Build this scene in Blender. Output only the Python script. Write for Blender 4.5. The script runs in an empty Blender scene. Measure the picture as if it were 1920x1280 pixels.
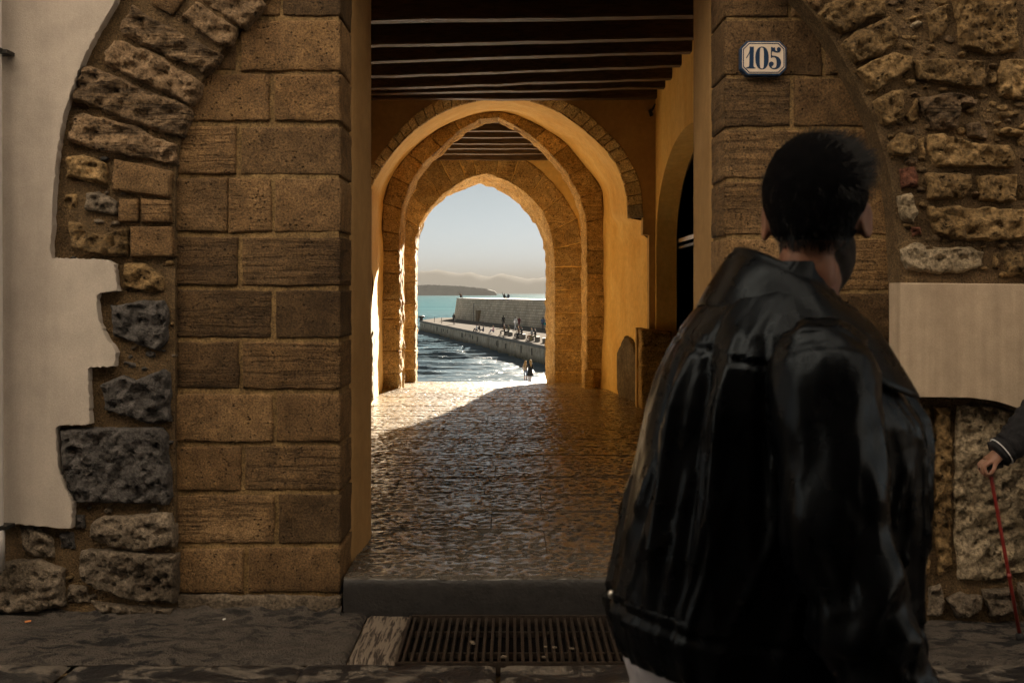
import bpy, bmesh, math, random
import numpy as np
from mathutils import Vector, Matrix, noise
from mathutils.geometry import delaunay_2d_cdt

sc = bpy.context.scene
col = sc.collection
F = 1866.7                      # focal length in photograph pixels (35 mm on a 36 mm wide frame)
CAMZ, HOR = 1.5, 549.0

# ------------------------------------------------------------ camera
cam_d = bpy.data.cameras.new('camera')
cam_d.lens = 35; cam_d.sensor_width = 36
cam_d.shift_y = -(640 - HOR) / 1920.0
cam_d.clip_start = 0.05; cam_d.clip_end = 60000
cam_d.dof.use_dof = True; cam_d.dof.focus_distance = 14.0; cam_d.dof.aperture_fstop = 8.0
cam = bpy.data.objects.new('camera', cam_d); col.objects.link(cam)
cam.location = (0, 0, CAMZ); cam.rotation_euler = (math.radians(90), 0, 0)
sc.camera = cam

# ------------------------------------------------------------ sky and sun
AZ, EL = math.radians(9.2), math.radians(15.5)
world = bpy.data.worlds.new('World'); sc.world = world; world.use_nodes = True
wt = world.node_tree; wt.nodes.clear()
sky = wt.nodes.new('ShaderNodeTexSky'); sky.sky_type = 'NISHITA'; sky.sun_disc = False
sky.sun_elevation = EL; sky.sun_rotation = AZ
sky.air_density = 0.031; sky.dust_density = 0.0062; sky.ozone_density = 0.0
bg = wt.nodes.new('ShaderNodeBackground'); bg.inputs[1].default_value = 0.05
wo = wt.nodes.new('ShaderNodeOutputWorld')
hs_ = wt.nodes.new('ShaderNodeHueSaturation'); hs_.inputs['Saturation'].default_value = .55; hs_.inputs['Hue'].default_value = .44
wt.links.new(sky.outputs[0], hs_.inputs['Color']); wt.links.new(hs_.outputs[0], bg.inputs[0]); wt.links.new(bg.outputs[0], wo.inputs[0])
S = Vector((math.sin(AZ) * math.cos(EL), math.cos(AZ) * math.cos(EL), math.sin(EL)))
sun_d = bpy.data.lights.new('sun', 'SUN'); sun_d.energy = 5.0; sun_d.angle = math.radians(0.53)
sun_d.color = (1.0, 0.86, 0.68)
sun = bpy.data.objects.new('sun', sun_d); col.objects.link(sun)
sun.rotation_euler = S.to_track_quat('Z', 'Y').to_euler(); sun.location = (5, 30, 12)

sc.view_settings.view_transform = 'Standard'; sc.view_settings.look = 'None'
sc.view_settings.exposure = 3.45; sc.view_settings.gamma = 1.0
sc.view_settings.use_curve_mapping = False
sc.render.engine = 'CYCLES'
cy = sc.cycles
cy.max_bounces = 12; cy.diffuse_bounces = 8; cy.glossy_bounces = 4; cy.transmission_bounces = 4; cy.volume_bounces = 0
cy.sample_clamp_indirect = 6.0; cy.use_denoising = True
cy.caustics_reflective = True; cy.caustics_refractive = False

# ------------------------------------------------------------ helpers
def W(px, py, d):
    return ((px - 960) / F * d, d, CAMZ - (py - HOR) / F * d)
def X(px, d): return (px - 960) / F * d
def Z(py, d): return CAMZ - (py - HOR) / F * d
FD = 4.70                                                      # street face of the gatehouse
def FP(px, py): return ((px - 960) / F * FD, CAMZ - (py - HOR) / F * FD)

class NB:
    """small node builder"""
    def __init__(s, name):
        s.m = bpy.data.materials.new(name); s.m.use_nodes = True
        s.t = s.m.node_tree; s.t.nodes.clear()
        s.out = s.t.nodes.new('ShaderNodeOutputMaterial')
        s.co = None
    def n(s, typ, **kw):
        nd = s.t.nodes.new('ShaderNode' + typ)
        for k, v in kw.items(): setattr(nd, k, v)
        return nd
    def put(s, sock, v):
        if v is None: return
        if isinstance(v, bpy.types.NodeSocket): s.t.links.new(v, sock)
        elif isinstance(v, (tuple, list)) and sock.type == 'RGBA' and len(v) == 3: sock.default_value = (*v, 1)
        else: sock.default_value = v
    def coord(s, scale=(1, 1, 1), rot=(0, 0, 0), kind='Object'):
        c = s.n('TexCoord'); mp = s.n('Mapping')
        s.t.links.new(c.outputs[kind], mp.inputs[0])
        mp.inputs['Scale'].default_value = scale; mp.inputs['Rotation'].default_value = rot
        return mp.outputs[0]
    def noise(s, scale, detail=4, rough=.55, vec=None, dist=0.0):
        nd = s.n('TexNoise'); nd.inputs['Scale'].default_value = scale
        nd.inputs['Detail'].default_value = detail; nd.inputs['Roughness'].default_value = rough
        nd.inputs['Distortion'].default_value = dist
        s.t.links.new(vec or s.coord(), nd.inputs['Vector']); return nd.outputs[0]
    def voro(s, scale, vec=None, feat='F1', out='Distance', rnd=1.0):
        nd = s.n('TexVoronoi', feature=feat); nd.inputs['Scale'].default_value = scale
        nd.inputs['Randomness'].default_value = rnd
        s.t.links.new(vec or s.coord(), nd.inputs['Vector']); return nd.outputs[out]
    def wave(s, scale, vec=None, dist=2., det=2, dscale=1., direction='Z'):
        nd = s.n('TexWave', bands_direction=direction); nd.inputs['Scale'].default_value = scale
        nd.inputs['Distortion'].default_value = dist; nd.inputs['Detail'].default_value = det
        nd.inputs['Detail Scale'].default_value = dscale
        s.t.links.new(vec or s.coord(), nd.inputs['Vector']); return nd.outputs['Fac']
    def ramp(s, fac, *stops, interp='LINEAR'):
        nd = s.n('ValToRGB'); e = nd.color_ramp.elements; nd.color_ramp.interpolation = interp
        for i, (p, c) in enumerate(stops):
            el = e[i] if i < 2 else e.new(p)
            el.position = p; c = c if isinstance(c, tuple) else (c, c, c)
            el.color = (*c, 1)
        s.put(nd.inputs[0], fac); return nd.outputs[0]
    def mix(s, fac, a, b, mode='MIX'):
        nd = s.n('MixRGB', blend_type=mode); s.put(nd.inputs[0], fac); s.put(nd.inputs[1], a); s.put(nd.inputs[2], b)
        return nd.outputs[0]
    def math(s, op, a, b=None, c=None):
        nd = s.n('Math', operation=op); s.put(nd.inputs[0], a); s.put(nd.inputs[1], b)
        if c is not None: s.put(nd.inputs[2], c)
        return nd.outputs[0]
    def rnd(s):
        return s.n('ObjectInfo').outputs['Random']
    def bump(s, h, strength=.5, dist=.01, normal=None):
        nd = s.n('Bump'); nd.inputs['Strength'].default_value = strength; nd.inputs['Distance'].default_value = dist
        s.put(nd.inputs['Height'], h)
        if normal is not None: s.put(nd.inputs['Normal'], normal)
        return nd.outputs[0]
    def bsdf(s, color, rough=.8, normal=None, spec=.4, **kw):
        b = s.n('BsdfPrincipled'); s.put(b.inputs['Base Color'], color); s.put(b.inputs['Roughness'], rough)
        s.put(b.inputs['Specular IOR Level'], spec)
        if normal is not None: s.put(b.inputs['Normal'], normal)
        for k, v in kw.items(): s.put(b.inputs[k.replace('_', ' ')], v)
        s.t.links.new(b.outputs[0], s.out.inputs[0]); return s.m

def plain(name, c, rough=.7, spec=.3, nscale=30, var=.25, bump=.0, bdist=.004, **kw):
    """one-colour material with a little mottling and relief"""
    n = NB(name); f = n.noise(nscale, 4)
    cc = n.ramp(f, (.3, tuple(x * (1 - var) for x in c)), (.7, tuple(min(1, x * (1 + var)) for x in c)))
    nm = n.bump(n.noise(nscale * 3, 5), bump, bdist) if bump else None
    return n.bsdf(cc, rough, nm, spec, **kw)

def stone_mat(name, dark, light, rough=.85, fine=90, pits=.5, strata=0., grain=.6, rv=.35, pit_scale=45, bdist=.006, warm=None, greys=0.):
    n = NB(name)
    big = n.noise(3.1, 3); mid = n.noise(17, 5, .6); fin = n.noise(fine, 4, .65)
    c = n.ramp(big, (.3, dark), (.72, light))
    if warm: c = n.mix(n.ramp(n.noise(5.3, 3), (.45, 0.), (.7, 1.)), c, warm)
    c = n.mix(.55, c, n.ramp(mid, (.3, .15), (.72, 1.1)), 'MULTIPLY')
    c = n.mix(.8, c, n.ramp(fin, (.34, .22), (.70, 1.5)), 'MULTIPLY')
    r = n.rnd()
    if greys: c = n.mix(n.math('MULTIPLY', n.ramp(n.math('FRACT', n.math('MULTIPLY', r, 13.7)), (.35, 0.), (.75, 1.)), greys), c, n.mix(1., c, (.78, .92, 1.15), 'MULTIPLY'))
    c = n.mix(1., c, n.ramp(r, (0., 1 - rv), (1., 1 + rv)), 'MULTIPLY')
    h = n.math('ADD', n.math('MULTIPLY', mid, .6), n.math('MULTIPLY', fin, grain))
    if strata:
        st = n.noise(9, 5, .6, n.coord((.35, 1, 4.5), (0, .04, 0)))
        use = n.ramp(n.math('FRACT', n.math('MULTIPLY', r, 7.31)), (.45, 0.), (.6, 1.))
        s2 = n.ramp(st, (.40, .0), (.52, 1.))
        s2 = n.mix(use, (1, 1, 1), s2)
        c = n.mix(strata, c, n.ramp(s2, (0., .45), (1., 1.05)), 'MULTIPLY')
        h = n.math('ADD', h, n.math('MULTIPLY', s2, strata))
    if pits:
        v = n.voro(pit_scale, n.coord())
        gate = n.noise(pit_scale * .33, 2)
        p = n.math('MULTIPLY', n.ramp(v, (.08, 1.), (.26, 0.)), n.ramp(gate, (.44, 0.), (.56, 1.)))
        v2 = n.ramp(n.voro(pit_scale * 2.7, n.coord()), (.10, 1.), (.30, 0.)); p = n.math('MAXIMUM', p, n.math('MULTIPLY', v2, n.math('MULTIPLY', n.ramp(n.noise(pit_scale * .8, 2), (.46, 0.), (.56, 1.)), .75)))
        c = n.mix(n.math('MULTIPLY', p, pits), c, tuple(x * .22 for x in dark))  # pits darkened in colour too, for shade the soft light leaves out
        h = n.math('SUBTRACT', h, n.math('MULTIPLY', p, 1.3 * pits))
    return n.bsdf(c, rough, n.bump(h, 1., bdist), .25)

def tag(o, label=None, cat=None, group=None, kind=None):
    if label: o['label'] = label
    if cat: o['category'] = cat
    if group: o['group'] = group
    if kind: o['kind'] = kind
    return o
def empty(name, loc=(0, 0, 0), **kw):
    o = bpy.data.objects.new(name, None); col.objects.link(o); o.location = loc; o.empty_display_size = .1
    return tag(o, **kw)
def mesh_obj(name, verts, faces, mat, parent=None, smooth=False, loc=None):
    me = bpy.data.meshes.new(name); me.from_pydata([tuple(v) for v in verts], [], [tuple(f) for f in faces])
    if smooth: me.shade_smooth()
    me.update()
    o = bpy.data.objects.new(name, me); col.objects.link(o)
    if mat: me.materials.append(mat)
    if parent:
        o.parent = parent
        if parent.location.length > 0: o.matrix_parent_inverse = Matrix.Translation(parent.location).inverted()
    return o
def bm_obj(name, bm, mat, parent=None, smooth=False):
    bmesh.ops.recalc_face_normals(bm, faces=bm.faces)
    me = bpy.data.meshes.new(name); bm.to_mesh(me); bm.free()
    if smooth: me.shade_smooth()
    o = bpy.data.objects.new(name, me); col.objects.link(o)
    if mat: me.materials.append(mat)
    if parent:
        o.parent = parent
        if parent.location.length > 0: o.matrix_parent_inverse = Matrix.Translation(parent.location).inverted()
    return o
def add_box(bm, x0, x1, y0, y1, z0, z1, bev=0.0, seg=2):
    r = bmesh.ops.create_cube(bm, size=1.0)
    bmesh.ops.scale(bm, vec=(x1 - x0, y1 - y0, z1 - z0), verts=r['verts'])
    bmesh.ops.translate(bm, vec=((x0 + x1) / 2, (y0 + y1) / 2, (z0 + z1) / 2), verts=r['verts'])
    if bev:
        es = list({e for v in r['verts'] for e in v.link_edges})
        bmesh.ops.bevel(bm, geom=es, offset=bev, segments=seg, affect='EDGES', profile=.6)
def box(name, x0, x1, y0, y1, z0, z1, mat, parent=None, bev=0.0):
    bm = bmesh.new(); add_box(bm, x0, x1, y0, y1, z0, z1, bev); return bm_obj(name, bm, mat, parent)
def tube(bm, pts, radii, n=12, cap=True):
    """ring-swept tube through pts"""
    pts = [Vector(p) for p in pts]; rings = []
    if not hasattr(radii, '__len__'): radii = [radii] * len(pts)
    up = Vector((.13, .31, .94)).normalized()
    for i, p in enumerate(pts):
        t = (pts[min(i + 1, len(pts) - 1)] - pts[max(i - 1, 0)]).normalized()
        a = t.cross(up)
        if a.length < .1: a = t.cross(Vector((1, 0, 0)))
        a.normalize(); b = t.cross(a)
        rings.append([bm.verts.new(p + (a * math.cos(q) + b * math.sin(q)) * radii[i]) for q in [2 * math.pi * k / n for k in range(n)]])
    for r0, r1 in zip(rings, rings[1:]):
        for k in range(n): bm.faces.new((r0[k], r0[(k + 1) % n], r1[(k + 1) % n], r1[k]))
    if cap:
        bm.faces.new(rings[0][::-1]); bm.faces.new(rings[-1])
def prism(name, poly, y0, y1, mat, parent=None, bev=0.0, mp=None):
    """polygon (u, v) pushed from y0 (front) to y1 (back)"""
    mp = mp or (lambda u, v, w: (u, w, v))
    bm = bmesh.new()
    a = [bm.verts.new(mp(u, v, y0)) for u, v in poly]; b = [bm.verts.new(mp(u, v, y1)) for u, v in poly]
    f = bm.faces.new(a); bm.faces.new(b[::-1]); k = len(poly)
    for i in range(k): bm.faces.new((a[i], b[i], b[(i + 1) % k], a[(i + 1) % k]))
    if bev:
        bmesh.ops.bevel(bm, geom=list(f.edges), offset=bev, segments=3, affect='EDGES', profile=.5)
    return bm_obj(name, bm, mat, parent)
def resample(pts, n, closed=False):
    P = np.array(pts, float)
    if closed: P = np.vstack([P, P[:1]])
    L = np.concatenate([[0], np.cumsum(np.hypot(*np.diff(P, axis=0).T))])
    t = np.linspace(0, L[-1], n + (1 if closed else 0))
    R = np.stack([np.interp(t, L, P[:, i]) for i in range(P.shape[1])], 1)
    return R[:-1] if closed else R
def smooth_curve(pts, n, it=2):
    P = np.array(pts, float)
    for _ in range(it):
        Q = [P[0]]
        for a, b in zip(P, P[1:]): Q += [a * .75 + b * .25, a * .25 + b * .75]
        Q.append(P[-1]); P = np.array(Q)
    return resample(P, n)
def fnoise(p, octv=4):
    return noise.fractal(Vector(p), 1.0, 2.1, octv)
seed_count = [0]
def stone(name, parent, poly, y0, out, mat, back=.03, rough=.004, step=.03, edge=.012, jit=.004, freq=14., nr=7, crown=.0, mp=None, pit=0., tilt=0.):
    """a stone lying in a wall: outline poly (u, v), face pushed out of the plane y0 towards -y, uneven surface"""
    seed_count[0] += 1
    off = Vector((seed_count[0] * 3.71, seed_count[0] * 1.37, 0))
    mp = mp or (lambda u, v, w: (u, w, v))
    P0 = np.array(poly, float); n = len(P0); pts = []
    for i in range(n):
        a, b = P0[i], P0[(i + 1) % n]; k = max(1, int(np.hypot(*(b - a)) / step))
        for j in range(k): pts.append(a + (b - a) * j / k)
    P = np.array(pts)
    for i in range(len(P)):
        q = Vector((P[i][0] * 11, P[i][1] * 11, 0)) + off
        P[i] += np.array([noise.noise(q) + .5 * noise.noise(q * 3), noise.noise(q + Vector((0, 0, 7))) + .5 * noise.noise(q * 3 + Vector((0, 0, 5)))]) * jit
    c = P.mean(0); D = P - c
    w, V = np.linalg.eigh(D.T @ D / len(D)); U = D @ V; hw = np.abs(U).max(0)
    rows = [(0., -back), (0., out * .15), (edge * .25, out * .62), (edge * .6, out * .88), (edge, out)]
    verts = []; m = len(P)
    rg = rough > .009
    def point(uv, u, h, amp):
        q = Vector((uv[0], uv[1], 0)) * freq + off
        dn = noise.fractal(q, .9, 2.1, 5) if amp else 0
        if rg and amp: dn = .62 * dn + .75 * (noise.fractal(q * .8, .9, 2.2, 3, noise_basis='VORONOI_F1') - .45)
        if pit and amp:
            pv = noise.noise(q * 1.9 + Vector((3, 3, 3))); dn -= pit * max(0, pv - .2) * 4
        rr = 1 - max(abs(u[0]) / hw[0], abs(u[1]) / hw[1])
        verts.append(mp(uv[0], uv[1], y0 - h - rough * dn * amp - crown * min(1, rr * 2) - tilt * u[1]))
    def ring(sx, sy, h, amp):
        for u in U * np.array([sx, sy]): point(c + V @ u, u, h, amp)
    for e, h in rows:
        ring(max(.05, 1 - e / hw[0]), max(.05, 1 - e / hw[1]), h, 0 if h < 0 else min(1, h / max(out, 1e-6)))
    s0 = np.array([max(.05, 1 - edge / hw[0]), max(.05, 1 - edge / hw[1])])
    R = len(rows); faces = []
    for r in range(R - 1):
        for k in range(m):
            faces.append((r * m + k, r * m + (k + 1) % m, (r + 1) * m + (k + 1) % m, (r + 1) * m + k))
    # face: an even net of points inside the outline
    IU = U * s0; sp = max(step * (.95 if rg else 1.3), 2 * max(hw) / 60)
    gx = np.arange(-hw[0], hw[0], sp); gy = np.arange(-hw[1], hw[1], sp)
    G = np.stack(np.meshgrid(gx, gy), -1).reshape(-1, 2) + np.random.default_rng(seed_count[0]).uniform(-.22, .22, (len(gx) * len(gy), 2)) * sp
    IN_ = IU * (1 - .45 * sp / np.maximum(np.hypot(IU[:, :1], IU[:, 1:]), 1e-4))
    x1, y1 = IN_[:, 0], IN_[:, 1]; x2, y2 = np.roll(x1, -1), np.roll(y1, -1)
    gX, gY = G[:, :1], G[:, 1:]
    cr = ((y1 > gY) != (y2 > gY)) & (gX < (x2 - x1) * (gY - y1) / np.where(np.abs(y2 - y1) < 1e-9, 1e-9, y2 - y1) + x1)
    G = G[cr.sum(1) % 2 == 1]
    pts2 = [Vector((float(a_), float(b_))) for a_, b_ in IU] + [Vector((float(a_), float(b_))) for a_, b_ in G]
    res = delaunay_2d_cdt(pts2, [], [list(range(m))], 1, 1e-6)
    base = (R - 1) * m; idm = []
    for i, vv in enumerate(res[0]):
        og = res[3][i]
        if og and og[0] < m: idm.append(base + og[0])
        else:
            u = np.array([vv.x, vv.y]); idm.append(len(verts)); point(c + V @ u, u, out, 1)
    for f in res[2]: faces.append(tuple(idm[i] for i in f))
    o = mesh_obj(name, verts, faces, mat, parent, True)
    bm = bmesh.new(); bm.from_mesh(o.data); bmesh.ops.recalc_face_normals(bm, faces=bm.faces); bm.to_mesh(o.data); bm.free()
    return o
def PX(pts, d=FD): return [(X(a, d), Z(b, d)) for a, b in pts]
def rect_px(x0, x1, y0, y1, d=FD): return PX([(x0, y0), (x1, y0), (x1, y1), (x0, y1)], d)
def inset(poly, g):
    P = np.array(poly, float); c = P.mean(0); D = P - c
    hw = np.abs(D).max(0); return c + D * (1 - g / np.maximum(hw, 1e-3))
# ------------------------------------------------------------ materials
M = {}
M['ashlar'] = stone_mat('ashlar_sandstone', (.122, .068, .027), (.285, .172, .078), fine=120, pits=.85, strata=.5, rv=.46, pit_scale=42, bdist=.012, warm=(.21, .122, .05), greys=.2)
M['voussoir'] = stone_mat('dark_brown_arch_stone', (.14, .09, .045), (.30, .20, .115), fine=80, pits=.8, strata=.85, rv=.28, pit_scale=26, bdist=.010)
M['rubble'] = stone_mat('pitted_tan_rubble', (.17, .105, .042), (.36, .235, .105), fine=60, pits=.9, rv=.28, pit_scale=30, bdist=.014)
M['lava'] = stone_mat('dark_grey_rubble', (.066, .060, .056), (.125, .114, .106), fine=70, pits=.35, rv=.2, pit_scale=24, bdist=.014)
M['grey_rubble'] = stone_mat('grey_brown_rubble', (.12, .092, .064), (.25, .20, .145), fine=70, pits=.4, rv=.2, pit_scale=24, bdist=.014)
M['limestone'] = stone_mat('pale_cracked_limestone', (.30, .23, .14), (.46, .37, .25), fine=60, pits=.5, rv=.1, pit_scale=24, bdist=.014)
M['red_rubble'] = stone_mat('red_brick_rubble', (.14, .05, .03), (.22, .09, .05), fine=60, pits=.5, rv=.2, bdist=.012)
M['mortar'] = stone_mat('brown_mortar', (.15, .095, .045), (.235, .155, .075), fine=110, pits=.35, rv=.05, bdist=.022)
M['joint'] = stone_mat('ochre_joint_mortar', (.235, .148, .062), (.36, .235, .10), fine=120, pits=.35, rv=.05, bdist=.006)
M['arch_stone'] = stone_mat('golden_arch_stone', (.55, .36, .14), (.78, .57, .28), fine=60, pits=.85, strata=.35, rv=.22, pit_scale=17, bdist=.014, warm=(.60, .38, .14))
def plaster(name, dark, light, scale=2.2, bump=.5, bd=.004, streak=.0, rough=.85):
    n = NB(name)
    a = n.noise(scale, 6, .62, n.coord((1, 1, .55)), .4); b = n.noise(scale * 6, 5, .6); f = n.noise(160, 3, .6)
    c = n.ramp(a, (.28, dark), (.72, light))
    c = n.mix(.35, c, n.ramp(b, (.3, .55), (.7, 1.05)), 'MULTIPLY')
    c = n.mix(.28, c, n.ramp(f, (.3, .5), (.7, 1.15)), 'MULTIPLY')
    if streak:
        st = n.noise(24, 4, .6, n.coord((1, 1, .04)))
        c = n.mix(streak, c, n.ramp(st, (.35, .62), (.62, 1.05)), 'MULTIPLY')
    h = n.math('ADD', n.math('MULTIPLY', b, .8), n.math('MULTIPLY', f, .5))
    return n.bsdf(c, rough, n.bump(h, bump, bd), .2)
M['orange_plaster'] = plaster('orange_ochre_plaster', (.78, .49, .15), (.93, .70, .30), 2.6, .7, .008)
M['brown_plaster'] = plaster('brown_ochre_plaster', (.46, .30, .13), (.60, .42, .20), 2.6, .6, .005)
M['cream_plaster'] = plaster('cream_render', (.41, .355, .305), (.61, .54, .462), 1.2, .6, .004, .14)
M['panel_plaster'] = plaster('tan_grey_render', (.45, .345, .245), (.56, .45, .33), 1.8, .8, .004, .35)
def wood(name, dark, light):
    n = NB(name)
    g = n.noise(7, 6, .65, n.coord((.6, 9, 9)), .5); k = n.noise(2.3, 3)
    c = n.ramp(g, (.3, dark), (.68, light)); c = n.mix(.5, c, n.ramp(k, (.3, .5), (.7, 1.1)), 'MULTIPLY')
    return n.bsdf(c, n.ramp(g, (.3, .55), (.7, .8)), n.bump(g, .6, .006), .3)
M['beam'] = wood('dark_stained_beam', (.045, .028, .017), (.17, .11, .068))
M['plank'] = wood('black_stained_plank', (.010, .007, .005), (.028, .019, .012))
def cobble():
    n = NB('worn_cobble_stone')
    a = n.noise(1.1, 4, .6); f = n.noise(70, 5, .6, n.coord((.6, 1, 1)))
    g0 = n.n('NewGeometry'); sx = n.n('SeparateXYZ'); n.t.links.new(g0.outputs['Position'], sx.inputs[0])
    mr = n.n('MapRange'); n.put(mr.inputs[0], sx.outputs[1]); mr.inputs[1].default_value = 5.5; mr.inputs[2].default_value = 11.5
    pale_tone = n.math('MULTIPLY', mr.outputs[0], n.ramp(n.noise(4, 4), (.25, .7), (.6, 1.)))          # paler towards the sea gate: sunlight put into the stone colour
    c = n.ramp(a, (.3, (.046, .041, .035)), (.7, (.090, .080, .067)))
    c = n.mix(pale_tone, c, n.ramp(a, (.3, (.24, .19, .13)), (.7, (.36, .295, .205))))
    c = n.mix(.6, c, n.ramp(f, (.3, .45), (.7, 1.2)), 'MULTIPLY')
    c = n.mix(1., c, n.ramp(n.rnd(), (0., .72), (1., 1.2)), 'MULTIPLY')
    g = n.noise(75, 4, .6, n.coord((.5, 1, 1)))
    r = n.ramp(n.noise(30, 4), (.3, .14), (.7, .32))
    return n.bsdf(c, r, n.bump(g, .35, .004), .5, IOR=1.75)
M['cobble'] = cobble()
def basalt():
    n = NB('dusty_basalt_paving')
    d = n.noise(9, 6, .68, n.coord((.55, 1, 1), (0, 0, .3)), .8); f = n.noise(70, 4)
    dust = n.ramp(d, (.50, 0.), (.58, 1.))
    c = n.mix(dust, (.018, .017, .018), (.125, .106, .086))
    c = n.mix(.5, c, n.ramp(f, (.3, .5), (.7, 1.1)), 'MULTIPLY')
    r = n.ramp(dust, (0., .42), (1., .9))
    h = n.math('ADD', d, n.math('MULTIPLY', f, .4))
    return n.bsdf(c, r, n.bump(h, .9, .014), .4)
M['basalt'] = basalt()
def cement():
    n = NB('dusty_cement_margin')
    d = n.noise(16, 6, .7, n.coord((.5, 1, 1), (0, 0, -.35)), .6); f = n.noise(90, 4)
    dark = n.ramp(d, (.44, 1.), (.52, 0.))
    g2 = n.ramp(n.noise(1.7, 3), (.38, .35), (.58, 1.))
    c = n.mix(n.math('MULTIPLY', dark, g2), (.090, .076, .064), (.016, .015, .015))
    c = n.mix(.5, c, n.ramp(f, (.3, .55), (.7, 1.1)), 'MULTIPLY')
    return n.bsdf(c, .85, n.bump(n.math('ADD', d, f), 1., .020), .25)
M['cement'] = cement()
def brushed():
    n = NB('brushed_cement')
    s = n.noise(14, 4, .6, n.coord((5, .5, 1), (0, 0, .22)), .7)
    c = n.ramp(s, (.42, (.035, .027, .022)), (.52, (.17, .137, .106)))
    return n.bsdf(c, .9, n.bump(s, .9, .015), .2)
M['brushed'] = brushed()
M['iron'] = plain('rusty_grate_iron', (.045, .033, .025), .55, .4, 60, .4, .5, .002, Metallic=.5)
M['pit'] = plain('drain_pit', (.012, .010, .009), .95, .1)
M['step'] = plain('black_lava_step', (.020, .0185, .018), .6, .35, 20, .35, .6, .008)
M['door_wood'] = plain('dark_door_paint', (.022, .018, .016), .35, .5, 20, .2, .2)
M['glass_dark'] = plain('dark_door_glass', (.010, .012, .014), .08, .5, 5, .1)
M['chrome'] = plain('brushed_steel', (.62, .60, .57), .28, .5, 40, .1, Metallic=1.)
M['iron_black'] = plain('black_wrought_iron', (.02, .018, .016), .5, .4)
M['pipe'] = plain('white_painted_pipe', (.60, .57, .54), .45, .4, 6, .08, .1)
M['enamel'] = plain('cream_enamel', (.66, .56, .46), .28, .5, 12, .06)
M['navy'] = plain('navy_enamel', (.012, .035, .085), .28, .5, 12, .15)
M['ochre_house'] = plaster('ochre_house_render', (.48, .455, .425), (.57, .545, .515), .8, .4, .004)  # tone chosen for the sunlight it throws on the street face
M['ochre_house2'] = plaster('shaded_ochre_render', (.22, .205, .19), (.27, .255, .24), .8, .4, .004)  # darker copy, so the right of the street face gets less bounce
M['roof'] = plain('grey_roof', (.18, .13, .10), .9, .1)
# ------------------------------------------------------------ gatehouse: street face
random.seed(5)
gate = empty('gatehouse', (0, FD, 0), label='old golden sandstone gatehouse with an arched passage leading down to the sea', cat='building')
XL, XR = X(640, FD), X(1357, FD)                       # clear opening in the street face
HEAD = 3.35
wall = prism('facade_wall', [(-9, -.3), (-9, 8.55), (9, 8.55), (9, -.3), (XR + .012, -.3), (XR + .012, HEAD), (XL - .012, HEAD), (XL - .012, -.3)],
             FD - .005, FD + .30, M['joint'], gate)
rows = [(-62, 33, [530]), (38, 135, [449]), (140, 230, [512]), (237, 329, [448]), (334, 436, [429, 513]), (443, 537, [451]),
        (542, 634, [513]), (640, 729, [452]), (736, 829, [516]), (835, 920, [458]), (926, 1019, [519]), (1025, 1110, [463])]
for y0, y1, js in rows:
    xs = [322] + js + [640]
    for i, (a, b) in enumerate(zip(xs, xs[1:])):
        ga = 0 if i == 0 else random.uniform(2.2, 5.0); gb = 0 if b == 640 else random.uniform(2.2, 5.0)
        if a == 429: ga = .6
        if b == 429: gb = .6
        j = lambda: random.uniform(-1.3, 1.3)
        poly = PX([(a + ga + j(), y0 + 1 + j()), (b - gb + (0 if b == 640 else j()), y0 + 1 + j()), (b - gb + (0 if b == 640 else j()), y1 - 1 + j()), (a + ga + j(), y1 - 1 + j())])
        stone('stone_block', wall, poly, FD, random.uniform(.010, .020), M['ashlar'], back=.29 if b == 640 else .06, rough=.005, step=.02, edge=.008, jit=.006, freq=11, nr=10, tilt=random.uniform(-.008, .008))
ys = [-62, 37, 145, 241, 338, 444, 547, 646, 744, 842, 936, 1030, 1122]
rj = [[1480], [1544], [1484], [1600], [1450], [1560], [1500], [1580], [1470], [1555], [1490], [1570]]
for k, (y0, y1) in enumerate(zip(ys, ys[1:])):
    xs = [1357] + rj[k] + [1676]
    for i, (a, b) in enumerate(zip(xs, xs[1:])):
        ga = 0 if i == 0 else 3.0; gb = 0 if b == 1676 else 3.0
        j = lambda: random.uniform(-1.3, 1.3)
        poly = PX([(a + ga, y0 + 3 + j()), (b - gb, y0 + 3 + j()), (b - gb, y1 - 3 + j()), (a + ga, y1 - 3 + j())])
        stone('stone_block', wall, poly, FD, random.uniform(.009, .015), M['ashlar'], back=.29 if a == 1357 else .06, rough=.005, step=.02, edge=.008, jit=.005, freq=11, nr=10, tilt=random.uniform(-.006, .006))
# rough dark footing under the left pier
stone('footing_stone', wall, PX([(333, 1112), (642, 1116), (643, 1152), (500, 1156), (333, 1150)]), FD, .035, M['grey_rubble'], rough=.014, edge=.02, jit=.012)
stone('footing_stone', wall, PX([(1357, 1124), (1676, 1124), (1676, 1156), (1357, 1156)]), FD, .03, M['grey_rubble'], rough=.012, edge=.02, jit=.01)

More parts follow.
